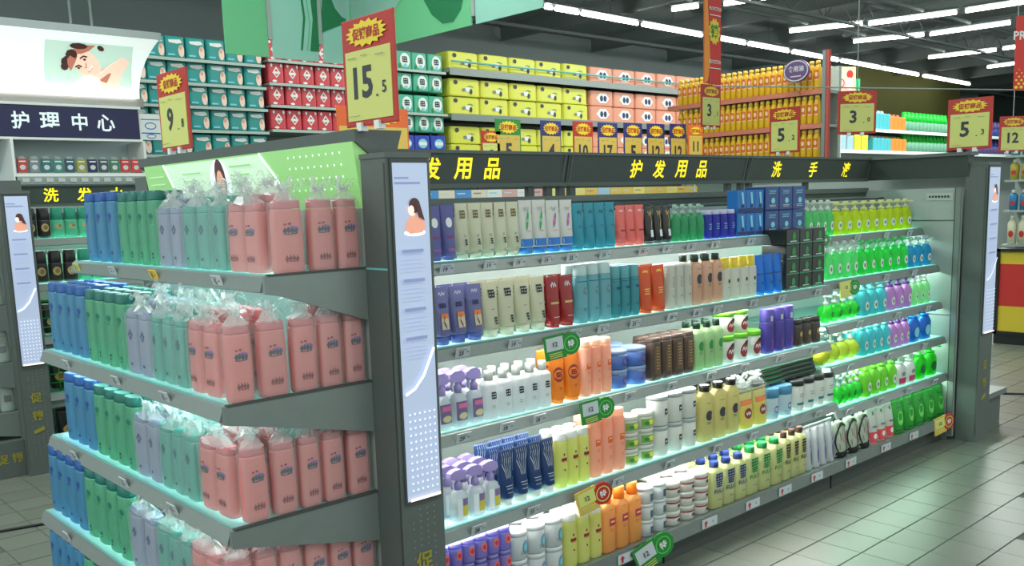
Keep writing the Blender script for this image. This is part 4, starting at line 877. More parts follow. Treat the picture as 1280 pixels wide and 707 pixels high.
# ---- end display
EX = {'e1': (1.37, 1.225, 'end display top shelf'), 'e2': (1.03, 1.08, 'end display second shelf'), 'e3': (.685, 1.075, 'end display third shelf'), 'e4': (.385, 1.02, 'end display fourth shelf'), 'e5': (.09, .98, 'end display bottom shelf')}
FILM = mat('bag_film', S(225, 232, 232), .10, alpha=.15, spec=1.0)
FILMT = mat('bag_film_gathered', S(226, 230, 230), .08, alpha=.36, trans=.25, spec=1.0)
def bag_mesh(w, d, h, seed):
    r = random.Random(seed); q = MB(); n = 14
    def secs(rows, m, jit):
        vs = []; fs = []
        for z, rx, ry in rows:
            for i in range(n):
                a = 2*PI*i/n; c, s_ = math.cos(a), math.sin(a); e = 5 if z < h else 2
                vs.append(((rx*math.copysign(abs(c)**(2/e), c))*(1+r.uniform(-jit, jit)), (ry*math.copysign(abs(s_)**(2/e), s_))*(1+r.uniform(-jit, jit)), z+r.uniform(-1, 1)*jit*.03))
        for k in range(len(rows)-1):
            for i in range(n): fs.append((k*n+i, k*n+(i+1) % n, (k+1)*n+(i+1) % n, (k+1)*n+i))
        q.raw(vs, fs, m)
    secs([(.002, w*.5, d*.5), (h*.3, w*.5, d*.51), (h*.6, w*.505, d*.5), (h*.97, w*.49, d*.5)], FILM, .02)
    a = (q, MB()); q2 = a[1]; q_ = q; 
    q = q2
    T_ = .11
    secs2 = [(h*.97, w*.49, d*.5), (h*1.0, w*.42, d*.44), (h+.15*T_, w*.24, d*.32), (h+.26*T_, .012, .010), (h+.36*T_, .016, .014)]
    vs = []; fs = []
    for j, (z, rx, ry) in enumerate(secs2):
        jit = .04 if j == 0 else .35
        for i in range(n):
            an = 2*PI*i/n; vs.append((rx*math.cos(an)*(1+r.uniform(-jit, jit)), ry*math.sin(an)*(1+r.uniform(-jit, jit)), z+(0 if j == 0 else r.uniform(-1, 1)*.004)))
    for k in range(len(secs2)-1):
        for i in range(n): fs.append((k*n+i, k*n+(i+1) % n, (k+1)*n+(i+1) % n, (k+1)*n+i))
    q2.raw(vs, fs, FILMT)
    for i in range(22):      # crumpled ends of the film fanning out above the twist
        an = 2*PI*i/11+r.uniform(-.25, .25); L = r.uniform(.022, .062); dx, dy = math.cos(an), math.sin(an)*.7; px, py = -dy, dx
        z0 = h+.22*T_+r.uniform(-.012, .006); ww = r.uniform(.003, .009)
        P0 = [(dx*.006, dy*.006, z0, .004), (dx*L*.45, dy*L*.45, z0+L*r.uniform(.25, .6), ww), (dx*L*.8+r.uniform(-.008, .008), dy*L*.8, z0+L*r.uniform(.1, .8), ww*1.2), (dx*L*1.1, dy*L*1.1, z0+L*r.uniform(-.2, .7), ww*.4)]
        vs = []
        for (x_, y_, z_, q_w) in P0: vs += [(x_-px*q_w, y_-py*q_w, z_+r.uniform(-.004, .004)), (x_+px*q_w, y_+py*q_w, z_+r.uniform(-.004, .004))]
        q2.raw(vs, [(0, 1, 3, 2), (2, 3, 5, 4), (4, 5, 7, 6)], FILMT)
    return q_.mesh('plastic_bag'), q2.mesh('gathered_top')
BAGP = {}
def bag(w, d, h, loc, rz, label, group):
    k = (round(w, 2), round(d, 2), round(h, 2), random.randint(0, 2))
    if k not in BAGP: BAGP[k] = bag_mesh(w, d, h, k[3]+int(w*1000))
    a, b_ = BAGP[k]
    o = put('plastic_bag', a, None, loc, rz, label, 'bag', group); put('gathered_top', b_, o)
BH = {'blue_shampoo': .262, 'green_shampoo': .255, 'lilac_flat': .222, 'teal_flat': .222, 'pink_flat': .222}
for s, kind, ya, yb, n in ERUNS:
    z, xf, sp = EX[s]; pitch = (ya-yb)/n; h = BH[kind]; w = min(pitch*.94, .098); dep = .052
    rows = 2 if s == 'e1' else 3
    if kind.endswith('flat'): h = .198 if s == 'e1' else .208
    wrap = kind.endswith('flat')
    for r in range(rows):
        for i in range(n):
            x = xf+.02+dep/2+r*(dep+.016); y = ya-pitch*(i+.5)
            lab = '%s, %s from left, %s, %s' % (KINDS[kind][5], ORD[i+1], FAR_ROW[r], sp)
            place(kind, w, dep, h+(.028 if r and wrap else 0), (x, y, z+.001), -PI/2+random.uniform(-.08, .08), lab, KINDS[kind][5]+'s, '+sp)
    if wrap:
        j = 0
        for r0 in range(0, min(rows, 2)):
            for i in range(0, n, 2):
                m_ = min(2, n-i); y = ya-pitch*(i+m_/2); x = xf+.02+dep/2+r0*(dep+.016); j += 1
                c = {'lilac_flat': 'grey-lilac', 'teal_flat': 'teal', 'pink_flat': 'pink'}[kind]
                bag(pitch*m_*.985, dep+.013, h+(.028 if r0 else 0), (x, y, z+.001), -PI/2, 'clear bag round %s bottles, %s in %s, %s' % (c, ORD[i//2+1], FAR_ROW[r0], sp), 'clear wrapping bags, '+sp)
SIDE = {'e1': [(1.258,1.352),(1.372,1.452),(1.460,1.535)], 'e2': [(1.093,1.169),(1.188,1.276),(1.291,1.370),(1.38,1.455),(1.464,1.532)], 'e3': [(1.112,1.190),(1.205,1.280),(1.290,1.359),(1.367,1.440),(1.455,1.530)], 'e4': [(1.045,1.122),(1.13,1.198),(1.206,1.28),(1.288,1.364),(1.372,1.446),(1.455,1.53)], 'e5': [(1.03,1.10),(1.11,1.18),(1.19,1.26),(1.27,1.34),(1.35,1.42),(1.43,1.50)]}
for s, lst in SIDE.items():
    z, xf, sp = EX[s]
    for r in range(2):
        for i, (a, c) in enumerate(lst):
            if r == 1 and a < xf+.245: continue
            h = (.203 if s == 'e1' else .213)+.028*r
            lab = 'pink shampoo bottle facing the aisle, %s from left, %s, %s' % (ORD[i+1], FAR_ROW[r], sp)
            place('pink_flat', c-a, .050, h, ((a+c)/2, 2.362+r*.062, z+.001), random.uniform(-.06, .06), lab, 'aisle-facing pink bottles, '+sp)
            if s != 'e5': bag((c-a)*1.01, .058, h, ((a+c)/2, 2.362+r*.062, z+.001), 0, 'clear bag round aisle-facing pink bottle, %s, %s, %s' % (ORD[i+1], FAR_ROW[r], sp), 'clear wrapping bags, '+sp)
for kind, ya, yb, n in (('blue_shampoo', 3.90, 3.50, 4), ('green_shampoo', 3.50, 3.10, 4), ('teal_flat', 3.10, 2.75, 4), ('pink_flat', 2.75, 2.42, 4)):
    z, xf, sp = EX['e5']; pitch = (ya-yb)/n
    for r in range(2):
        for i in range(n):
            place(kind, pitch*.92, .052, BH[kind], (xf+.05+r*.07, ya-pitch*(i+.5), z+.001), -PI/2, '%s, %s from left, %s, %s' % (KINDS[kind][5], ORD[i+1], FAR_ROW[r], sp), KINDS[kind][5]+'s, '+sp)
# ================================================================== background shelving and signs
# ---- tissue aisle
T = thing('tissue_shelving', (7.5, 9.4, 0), 0, 'tall grey wall shelving stacked with tissue and nappy packs', 'shelving')
TL = (-7.5, -9.4, 0)
SHG = mat('wall_shelf_grey', S(146, 158, 152), .5)
MB().box(3.0, 12.35, 9.62, 9.68, 0, 3.3, PANEL).obj('back_panel', T, TL)
for x in (3.0, 4.86, 6.05, 7.25, 9.8, 12.32): MB().box(x-.015, x+.015, 9.35, 9.62, 0, 3.1, SHG).obj('upright', T, TL)
for x0, x1, zs in ((3.0, 4.84, (3.02, 2.795, 2.575, 2.345, 2.10)), (4.88, 6.03, (3.085, 2.85, 2.625, 2.375, 2.1)), (6.07, 7.23, (3.11, 2.62, 2.17))):
    for z in zs: MB().box(x0, x1, 8.985, 9.6, z-.02, z, SHG).box(x0, x1, 8.975, 8.988, z-.024, z+.004, mat('shelf_lip_pale', S(170, 186, 178), .5)).obj('shelf_board', T, TL)
for z in (3.165, 2.63, 2.06): MB().box(7.27, 12.3, 8.97, 9.6, z-.04, z, SHG).box(7.27, 12.3, 8.955, 8.972, z-.075, z+.006, STEEL).obj('shelf_board', T, TL)
MB().tube([(7.3, 8.95, 3.25), (12.3, 8.95, 3.25)], .012, GLEDGE, 6).obj('guard_rail', T, TL)
ORD2 = ORD+['thirteenth', 'fourteenth']
ROWN = ['top', 'second', 'third', 'fourth', 'fifth', 'sixth']
def packs(name, cat, desc, x0, x1, n, zs, h, dep, m, art, grp, mode='pack'):
    w_ = (x1-x0)/n*.985
    B = MB()
    if mode == 'pack':
        B.loft([(0, w_*.47, dep*.47), (h*.06, w_*.5, dep*.5), (h*.94, w_*.5, dep*.5), (h, w_*.47, dep*.46)], m, n=16, e=9, smooth=False)
    body = B.mesh(name)
    a = Art(lambda u, v, k: (u*w_/2, -dep/2-.003-.001*(k % 20), v*h)); art(a); lab = a.b.mesh('printed_label')
    for r_, z in enumerate(zs):
        for i in range(n):
            o = put(name, body, None, (x0+(x1-x0)*(i+.5)/n+random.uniform(-.006, .006), 9.0+dep/2+.01+random.uniform(0, .02), z+.002), random.uniform(-.03, .03), '%s, %s from left, %s row down' % (desc, ORD2[i+1], ROWN[r_]), cat, grp)
            put('printed_label', lab, o)
TEALP = mat('pack_teal', S(40, 142, 138), .35); REDPK = mat('pack_red', S(200, 62, 72), .35); WGP = mat('pack_mint', S(70, 170, 140), .35); YPK = mat('pack_yellow', S(212, 212, 76), .35); SPK = mat('pack_salmon', S(222, 150, 124), .35); BPK = mat('pack_royal', S(46, 66, 170), .35)
def art_teal(a):
    a.poly([(-.7, .82), (.5, .86), (.7, .72), (.2, .66), (-.6, .7)], WHITE); a.ell(.55, .35, .3, .28, SKINL); a.ell(.5, .5, .16, .12, SKIN); a.rect(-.8, -.1, .12, .2, CYN, 1)
def art_red(a):
    a.poly([(-.5, .5), (0, .8), (.5, .5), (0, .25)], WHITE); a.poly([(-.34, .5), (0, .7), (.34, .5), (0, .33)], REDPK); a.rect(-.38, .38, .44, .56, WHITE, 1); a.ell(-.6, .85, .15, .08, WHITE, 8); a.ell(.6, .85, .15, .08, WHITE, 8); a.ell(-.3, .1, .3, .06, WHITE, 8)
def art_mint(a):
    a.ell(.1, .5, .62, .40, WHITE, 14); blk(a, .1, .55, .4, .12, mat('ink_forest', S(20, 60, 60), .5), 4); a.ell(-.5, .2, .16, .14, GRN, 8); a.ell(.1, .22, .25, .1, CYN, 8)
def art_yel(a):
    a.ell(-.62, .78, .14, .13, INK, 8); a.ell(.15, .42, .18, .16, WHITE, 8); a.ell(-.1, .38, .12, .1, GREY, 8); a.ell(.35, .3, .1, .16, INK, 8); a.line([(.1, .55), (.3, .62), (.5, .56)], .04, GRN); a.rect(-.9, .9, .02, .08, mat('print_lime', S(190, 200, 30), .5), 1)
def art_sal(a):
    a.poly([(-.55, .5), (-.2, .84), (.3, .84), (.6, .5), (.3, .2), (-.2, .2)], WHITE); a.ell(-.08, .5, .14, .2, NAV, 8); a.ell(.22, .5, .14, .2, NAV, 8)
packs('nappy_pack', 'pack', 'teal nappy pack', 3.22, 4.83, 8, (3.022, 2.797, 2.577, 2.347, 2.102), .208, .3, TEALP, art_teal, 'teal packs on the back wall shelves')
packs('tissue_pack', 'pack', 'red tissue pack', 4.89, 6.02, 6, (3.087, 2.852, 2.627, 2.377), .212, .25, REDPK, art_red, 'red packs on the back wall shelves')
packs('tissue_pack', 'pack', 'mint and white pack', 6.08, 7.22, 5, (3.112, 2.87, 2.622, 2.40), .205, .25, WGP, art_mint, 'mint packs on the back wall shelves')
packs('tissue_pack', 'pack', 'royal blue pack', 6.08, 7.22, 5, (2.175,), .19, .25, BPK, lambda a: (a.ell(0, .5, .6, .3, CYN, 10), a.rect(-.5, .5, .4, .6, WHITE, 1)), 'blue packs on the back wall shelves')
packs('tissue_pack', 'pack', 'yellow tissue pack with bee print', 7.30, 9.78, 5, (3.167, 2.848, 2.632, 2.278, 2.062), .212, .3, YPK, art_yel, 'yellow packs on the back wall shelves')
packs('tissue_pack', 'pack', 'salmon tissue pack', 9.83, 12.27, 5, (3.167, 2.848, 2.632, 2.278, 2.062), .212, .3, SPK, art_sal, 'salmon packs on the back wall shelves')

# ---- care centre counter with curved lit sign
Cc = thing('care_counter_display', (2.2, 8.1, 0), 0, 'white display under curved lit sign and navy board with white characters', 'display')
CL_ = (-2.2, -8.1, 0)
MB().box(1.2, 3.15, 8.30, 8.36, 0, 2.45, mat('counter_white', S(186, 204, 206), .5)).obj('back_panel', Cc, CL_)
nb = MB().box(.7, 3.10, 7.98, 8.06, 2.165, 2.41, mat('board_navy', S(28, 28, 74), .4)).obj('name_board', Cc, CL_)
MB().box(.7, 3.12, 7.97, 8.07, 2.41, 2.43, WHITE).box(.7, 3.12, 7.97, 8.07, 2.145, 2.163, WHITE).obj('board_trim', nb)
for ch, x in zip('护理中心', (2.185, 2.40, 2.625, 2.83)):
    a = Art(FM(x, 7.98, 2.292)); a.txt(ch, 0, 0, .135, mat('letter_white', S(222, 232, 236), .4, emit=.3), .02); a.b.obj('letter', nb)
sm_ = MB().box(3.11, 3.30, 8.0, 8.04, 2.165, 2.38, WHITE).obj('side_notice', Cc, CL_)
a = Art(FM(3.205, 8.0, 2.27)); a.ring(0, .01, .05, .03, .008, BLU); a.rect(-.08, .08, -.055, -.045, BLU, 1); a.rect(-.08, .08, .06, .067, BLU, 1); a.ring(0, -.075, .04, .02, .006, BLU); a.b.obj('notice_print', sm_)
MB().box(.7, 3.16, 7.99, 8.3, 2.43, 2.50, mat('bulkhead_grey', S(140, 140, 136), .5)).obj('bulkhead', Cc, CL_)
def cy(z): t = (z-2.50)/.47; return 8.02-.02*t-.14*t**2.5
n_ = 10; vs = []; fs = []
for j in range(n_+1):
    z = 2.50+.47*j/n_; xr = 3.14+.14*(j/n_)**2.2
    vs += [(.7, cy(z), z), (xr, cy(z), z), (xr, cy(z)+.05, z), (.7, cy(z)+.05, z)]
for j in range(n_):
    for i in range(4): fs.append((j*4+i, j*4+(i+1) % 4, (j+1)*4+(i+1) % 4, (j+1)*4+i))
fs += [(3, 2, 1, 0), tuple(n_*4+i for i in range(4))]
ls = MB().raw(vs, fs, mat('lightbox_white', S(222, 230, 228), .4, emit=.55), False).obj('curved_light_box', Cc, CL_)
MB().box(.7, 3.30, 7.86, 8.0, 2.97, 3.03, mat('light_box_top', S(172, 180, 182), .4)).obj('top_trim', ls)
MB().tube([(.8, 7.98, 2.512), (3.1, 7.98, 2.512)], .012, mat('sign_strip', (1.0, 0.98, 0.92), emit=9), 6).obj('strip_lamp', ls)
a = Art(lambda u, v, k: (2.70+u, cy(2.72+v)-.003-.0012*min(k, 30), 2.72+v))
PG = mat('picture_mint', S(178, 204, 190), .5, emit=.55)
a.rect(-.30, .38, -.215, .185, PG, 1, 12)
SK1 = mat('picture_skin', S(226, 190, 170), .5, emit=.6); SK2 = mat('picture_skin_shade', S(176, 110, 90), .5, emit=.45); HR1 = mat('picture_hair', S(70, 40, 40), .5, emit=.3)
a.poly([(-.05, -.215), (.02, -.12), (.12, -.02), (.30, .10), (.36, .07), (.30, -.03), (.24, -.215)], SK1)
a.poly([(.10, -.03), (.21, .04), (.24, .03), (.17, -.12), (.10, -.08)], SK2)
a.ell(.02, .03, .13, .085, SK1, 16, -.7); a.poly([(-.14, .02), (-.11, .12), (-.03, .165), (.08, .17), (.03, .125), (-.05, .09), (-.07, .03), (-.10, -.03)], SK2)
a.ell(-.13, .045, .05, .035, HR1, 8, .4); a.ell(-.10, .09, .045, .04, HR1, 8); a.ell(-.05, .155, .07, .022, HR1, 8); a.ell(.12, .15, .03, .018, HR1, 8, -.4); a.ell(-.15, .0, .03, .03, HR1, 8)
a.line([(-.035, .065), (-.01, .085), (.02, .08)], .012, HR1); a.line([(-.07, .0), (-.045, .015), (-.02, .005)], .012, HR1); a.ell(.0, .06, .012, .009, HR1, 8); a.ell(-.045, -.005, .012, .008, HR1, 8)
a.line([(.01, .035), (.015, .0), (.0, .0)], .008, SK2); a.poly([(.03, -.03), (.065, .01), (.07, .03), (.055, -.01), (.035, -.035)], mat('picture_lips', S(196, 90, 90), .5, emit=.4)); a.line([(.035, -.022), (.064, .018)], .007, PDOT)
a.ell(.03, -.13, .10, .07, mat('picture_arm', S(240, 224, 206), .5, emit=.75), 16, .2)
a.b.obj('lit_picture', ls)
for x in (2.62, 2.78): MB().tube([(x, 7.95, 3.03), (x, 7.95, 4.95)], .010, SHG, 6).obj('hanging_rod', Cc, CL_)
MB().box(2.10, 3.12, 7.96, 8.3, 1.86, 1.885, WHITE).box(2.10, 3.12, 7.95, 7.97, 1.80, 1.86, SHG).obj('counter_shelf', Cc, CL_)
MB().box(2.09, 2.11, 7.95, 8.3, 1.0, 2.15, WHITE).box(3.11, 3.13, 7.95, 8.3, 1.0, 2.15, WHITE).obj('side_frame', Cc, CL_)
MB().box(2.1, 3.12, 7.97, 8.3, 0, 1.80, SHG).obj('cupboard', Cc, CL_)
cols = [('red', 190, 60, 52), ('silver grey', 120, 130, 134), ('dark teal', 40, 110, 110), ('sea green', 60, 130, 120), ('petrol blue', 34, 80, 100), ('mustard', 150, 150, 60), ('dark navy', 34, 40, 80), ('slate', 60, 80, 84), ('moss green', 70, 120, 90), ('scarlet', 200, 52, 46), ('bright scarlet', 210, 60, 50)]
for i, (nm, r_, g_, b_) in enumerate(cols):
    x = 2.17+i*.088
    q = MB().box(-.036, .036, -.01, .01, 0, .105, P_('card_'+nm.replace(' ', '_'), r_, g_, b_, 0), .003)
    o = q.obj('blister_pack', None, (x, 8.0, 1.893), 0, label='%s blister pack hanging in the care display, %s from left' % (nm, ORD2[i+1]), cat='pack', group='blister packs in the care display')
    a = Art(FM(0, -.01, .05)); a.ell(0, -.01, .022, .02, SIL, 8); a.rect(-.025, .025, .03, .04, WHITE, 1); a.b.obj('blister', o)
    MB().box(-.022, .022, -.004, .012, .107, .125, SHG).obj('hook', o)
    tg = put('price_tag', MB().box(-.026, .026, -.002, .002, -.016, .016, TAG).mesh('price_tag'), None, (x, 7.942, 1.832), 0, 'pale price tag under blister packs, %s from left' % ORD2[i+1], 'price tag', 'tags in the care display')
# ---- green hanging banner (L-shaped)
BG = mat('banner_green', S(130, 206, 160), .6, trans=.45); BP = mat('banner_pale', S(170, 216, 204), .6, trans=.45); BD = mat('banner_dark_green', S(30, 120, 76), .6, trans=.2)
Bn = thing('hanging_banner', (4.0, 7.0, 2.8), 0, 'large green hanging banner with a woman and dark hair, above the packs', 'banner')
def bpanel(p0, p1, m, z0=2.76, z1=4.3):
    a_, c_ = Vector((p0[0], p0[1], 0)), Vector((p1[0], p1[1], 0)); d = (c_-a_).normalized(); nrm = Vector((d.y, -d.x, 0))
    vs = [tuple(Vector((p.x, p.y, z))+nrm*t) for t in (0, .012) for p, z in ((a_, z0), (c_, z0), (c_, z1), (a_, z1))]
    return MB().raw(vs, [(3,2,1,0),(4,5,6,7),(0,1,5,4),(1,2,6,5),(2,3,7,6),(3,0,4,7)], m).obj('banner_panel', Bn, (-4.0, -7.0, -2.8))
bpanel((3.44, 7.0), (3.81, 7.0), BG); bpanel((3.85, 7.0), (4.27, 7.0), BP); p3 = bpanel((4.32, 7.0), (4.6, 7.0), BP); p4 = bpanel((4.6, 6.98), (4.6, 5.38), BG, 2.84); bpanel((4.6, 5.33), (4.6, 4.63), BP, 2.84)
for x, y in ((3.83, 7.0), (4.295, 7.0), (4.6, 5.355)): MB().box(x-.018, x+.018, y-.018, y+.018, 2.90, 4.95, SHG).obj('banner_pole', Bn, (-4.0, -7.0, -2.8))
a = Art(FM(4.25, 6.985, 3.0))
a.poly([(-.06, -.16), (-.02, .1), (-.05, .5), (.04, .5), (.08, .1), (.02, -.16)], BD); a.line([(-.14, -.16), (-.1, .1), (-.14, .5)], .02, BD); a.line([(-.09, -.16), (-.05, .05), (-.09, .4)], .012, BG); a.poly([(.06, .0), (.3, .1), (.34, .6), (.1, .6)], BD)
a.ell(.34, .42, .2, .3, BP, 16)
a.b.obj('banner_print', p3)
a = Art(FA(4.585, 6.2, 3.1)); a.ell(.45, .32, .30, .55, BD, 16, .3); a.ell(-.25, .3, .55, .24, BP, 16, .2); a.poly([(-.75, .0), (-.2, -.05), (.1, .15), (-.1, .4), (-.75, .5)], BP); a.b.obj('banner_print', p4)

# ---- price cards
def card(x, y, z, yaw, price, cents, frame, label, w_=.26, h_=.30, face=CARDY, rod=None, leg=None, head='促销商品'):
    o = thing('price_card', (x, y, z), yaw, label, 'price card', 'price cards standing over the shelving')
    MB().box(-w_/2, w_/2, -.004, .004, 0, h_, frame, .003).obj('frame', o)
    k = w_/.26; kz = h_/.30
    MB().box(-w_/2+.018, w_/2-.018, -.0065, -.004, .016, h_*.70, face).obj('card_face', o)
    a = Art(FM(0, -.0065, 0)); a.star(0, h_*.845, w_*.40, h_*.125, YELP, 16, .78); a.txt(head, 0, h_*.845, .034*kz, REDP, .03, wmax=w_*.62); a.b.obj('starburst', o)
    a = Art(FM(0, -.0065, 0)); cx = -w_*.04 if cents else 0
    a.txt(price, -w_*(.10 if cents else 0), h_*.40, h_*.30, INK, .03, wmax=w_*.46)
    if cents: a.txt(cents, w_*.30, h_*.33, h_*.11, INK, .015); a.ell(w_*.17, h_*.26, .004, .004, INK, 8)
    a.rect(-w_*.36, -w_*.2, h_*.63, h_*.637, GREY, 1); a.rect(-w_*.1, w_*.02, h_*.64, h_*.647, GREY, 1); a.rect(w_*.18, w_*.34, h_*.62, h_*.627, GREY, 1); a.rect(-w_*.36, -w_*.15, h_*.09, h_*.096, GREY, 1)
    a.b.obj('price_print', o)
    for u in (-w_*.2, w_*.14): MB().box(u-.012, u+.012, -.012, .012, -.014, .010, WHITE).obj('clip', o)
    if leg: MB().tube([(0, .008, .05), (0, .008, -leg)], .005, SHG, 5).obj('stand_rod', o)
    if rod: MB().tube([(0, .006, h_*.5), (0, .006, h_), (0, .006, rod)], .004, SHG, 5).obj('hanging_rod', o)
    return o
card(1.545, 2.262, 1.780, -PI/2, '15', '5', REDP, 'big red price card reading fifteen on end display corner')
card(1.545, 3.61, 1.79, -PI/2, '9', '8', REDP, 'red price card reading nine on left part of end display top', w_=.28)
card(5.86, 2.32, 1.780, -PI/2, '5', '3', REDP, 'red price card with a large five on the far end header')
card(6.45, 3.92, 1.86, -PI/2, '5', '2', REDP, 'red price card with a five in front of the oil bottles', w_=.26, h_=.34, leg=1.62)
Y2 = 6.66
FO = mat('frame_orange', S(214, 96, 40), .5)
for x, top, pr_, m, fc, lb, wd, hh in ((4.56, 2.37, '100', FO, CARDO, 'ochre price card reading one hundred behind the big corner card', .72, .52), (5.87, 2.215, '9', REDP, CARDY, 'small red price card left of the green-topped one', .25, .40), (6.09, 2.33, '5', GREENP, CARDO, 'green-topped price card reading five', .33, .50), (6.665, 2.335, '4', BLUEP, CARDO, 'blue-topped price card reading four', .29, .48),
        (7.13, 2.345, '10', REDP, CARDO, 'red-topped price card reading ten', .30, .48), (7.51, 2.345, '17', BLUEP, CARDO, 'blue-topped price card reading seventeen', .31, .48), (7.92, 2.355, '5', BLUEP, CARDO, 'blue-topped price card reading five, right of seventeen', .31, .48), (8.31, 2.36, '12', BLUEP, CARDO, 'blue-topped price card reading twelve, left one of two', .31, .48), (8.71, 2.37, '12', BLUEP, CARDO, 'blue-topped price card reading twelve, right one of two', .30, .48)):
    card(x, Y2, 1.836, 0, pr_, '', m, lb, w_=wd, h_=top-1.836, face=fc)
# a wire rail carries the row of cards
rw = thing('card_rail', (6.7, 6.70, 0), 0, 'thin grey rail holding the row of price cards behind the header', 'rail'); MB().tube([(-2.6, 0, 1.82), (2.16, 0, 1.82)], .006, SHG).obj('rail_bar', rw)
for x in (-2.6, 0.1, 2.1): MB().tube([(x, .0, 1.76), (x, .0, 1.83)], .006, SHG).obj('rail_post', rw)
card(8.21, 6.05, 1.93, 0.0, '11', '', mat('frame_orange', S(214, 96, 40), .5), 'orange price card just left of the oil bottles', w_=.26, h_=.36, face=CARDO, leg=1.92)
card(5.93, 4.23, 2.06, 0.0, '3', '1', REDP, 'red price card below the narrow red banner', w_=.25, h_=.31, rod=.36)
card(6.206, 3.214, 1.945, -.72, '3', '0', REDP, 'red price card with a three hanging right of the oil bottles', w_=.27, h_=.29, rod=2.9)
card(8.725, 3.091, 1.85, -.72, '12', '', REDP, 'red price card reading twelve at the right edge', w_=.24, h_=.30, rod=3.0)
# ---- hanging red promotion banners
RB = mat('banner_red', S(206, 44, 36), .5); OB = mat('banner_orange', S(232, 150, 44), .5)
v_ = thing('hanging_banner', (5.97, 4.245, 2.42), 0, 'narrow red and orange promotion banner hanging over card reading 3', 'banner')
pb = MB().box(-.105, .105, -.004, .004, -.04, 1.2, RB).obj('banner_panel', v_)
a = Art(FM(0, -.004, 0)); a.poly([(-.105, -.04), (-.06, -.02), (-.03, .12), (-.05, .4), (-.07, .62), (-.105, .7)], OB)
for i, z in enumerate((.34, .68)): a.star(.02, z, .075, .10, YELP, 12, .8); a.txt('销促'[i], .02, z, .10, GREENP, .03)
a.txt('PROMOTION', .02, .12, .028, WHITE, .01, wmax=.15); a.txt('PROMOTION', .02, .50, .028, WHITE, .01, wmax=.15); a.rect(-.05, .09, .07, .076, WHITE, 1); a.rect(-.05, .09, .45, .456, WHITE, 1)
a.b.obj('banner_print', pb); MB().tube([(0, 0, 1.2), (0, 0, 2.5)], .006, SHG, 5).obj('hanging_rod', v_)
v_ = thing('hanging_banner', (7.23, 2.46, 2.22), -.75, 'red promotion banner with yellow dots at the top right edge', 'banner')
pb = MB().box(-.12, .25, -.004, .004, 0, .50, RB).obj('banner_panel', v_)
a = Art(FM(0, -.004, 0)); a.inc = 0
for i in range(10):
    for j in range(6): a.ell(-.105+i*.036+(j % 2)*.018, .02+j*.024, .013-.0016*j, .011-.0014*j, YELP, 7)
a.inc = 1
a.txt('PROMOTION', .10, .37, .06, WHITE, .02); a.txt('销', .03, .24, .10, YELP, .03); a.b.obj('banner_print', pb)
MB().tube([(0, 0, .5), (0, 0, 2.7)], .006, SHG, 5).obj('hanging_rod', v_)

def NUM(n):
    if n <= 12: return ORD[n]
    t = 'thirteenth fourteenth fifteenth sixteenth seventeenth eighteenth nineteenth twentieth'.split()
    if n <= 20: return t[n-13]
    return 'twenty-'+ORD[n-20]
# ---- oil bottles shelving (faces the camera side, runs away to the left)
O = thing('oil_shelving', (9.3, 5.9, 0), 0, 'tall shelving of cooking oil bottles with a steel end post', 'shelving')
OL = (-9.3, -5.9, 0)
MB().box(9.35, 9.40, 5.05, 7.0, 0, 2.86, PANEL).obj('back_panel', O, OL)
for z in (2.60, 2.255, 1.91): MB().box(8.97, 9.35, 5.02, 7.0, z-.03, z, SHG).box(8.96, 8.975, 5.02, 7.0, z-.045, z+.004, mat('rail_red_white', S(190, 110, 90), .5)).obj('shelf_board', O, OL)
MB().box(8.95, 8.99, 4.98, 5.02, 0, 2.98, STEEL).box(8.95, 8.99, 4.945, 4.975, 0, 2.98, mat('strip_red', S(178, 70, 62), .5)).obj('end_post', O, OL)
OILM = mat('oil_yellow', S(232, 186, 44), .25, trans=.25); OILC = mat('oil_cap', S(236, 186, 70), .4); OILL = mat('oil_label', S(206, 84, 52), .5); OILW = mat('oil_label_pale', S(226, 190, 150), .5)
ob = MB().loft([(0, .030, .032), (.01, .034, .036), (.20, .034, .036), (.235, .026, .026), (.25, .022, .022)], OILM, n=12, e=2.6).mesh('oil_bottle'); oc = MB().loft([(.25, .025, .025), (.285, .024, .024), (.29, .02, .02)], OILC, n=10).mesh('cap')
a = Art(wrapmap([(0, .031, .036), (.245, .031, .036)], 2.6, .062, .245)); a.rect(-.93, .93, .42, .80, OILL, 8); a.ell(0, .62, .55, .10, OILW, 10); a.rect(-.93, .93, .38, .42, OILW, 6); om = a.b.mesh('label')
for r_, z in enumerate((2.60, 2.255, 1.91)):
    for i in range(25):
        y = 5.10+i*.0725
        o = put('oil_bottle', ob, None, (9.012, y, z+.002), -PI/2, 'golden cooking oil bottle, %s, %s from the steel post' % (('top row', 'middle row', 'bottom row')[r_], NUM(i+1)), 'bottle', 'cooking oil bottles'); put('cap', oc, o); put('label', om, o)
ov = MB().prism([(.15*math.cos(2*PI*i/20), .115*math.sin(2*PI*i/20)) for i in range(20)], 'x', -.012, .012, mat('oval_violet', S(96, 66, 110), .5)).obj('oval_sign', None, (8.88, 5.27, 2.80), 0, label='oval purple sign in front of the oil bottles', cat='sign')
a = Art(FA(-.012, 0, 0)); a.ring(0, 0, .14, .105, .010, SIL, 20); a.txt('食用油', 0, .02, .06, SIL, .02); a.rect(-.06, .06, -.06, -.05, SIL, 1); a.b.obj('sign_print', ov)
MB().tube([(0, 0, -.115), (.02, 0, -.2), (.085, 0, -.22)], .006, SHG, 5).obj('sign_stand', ov)
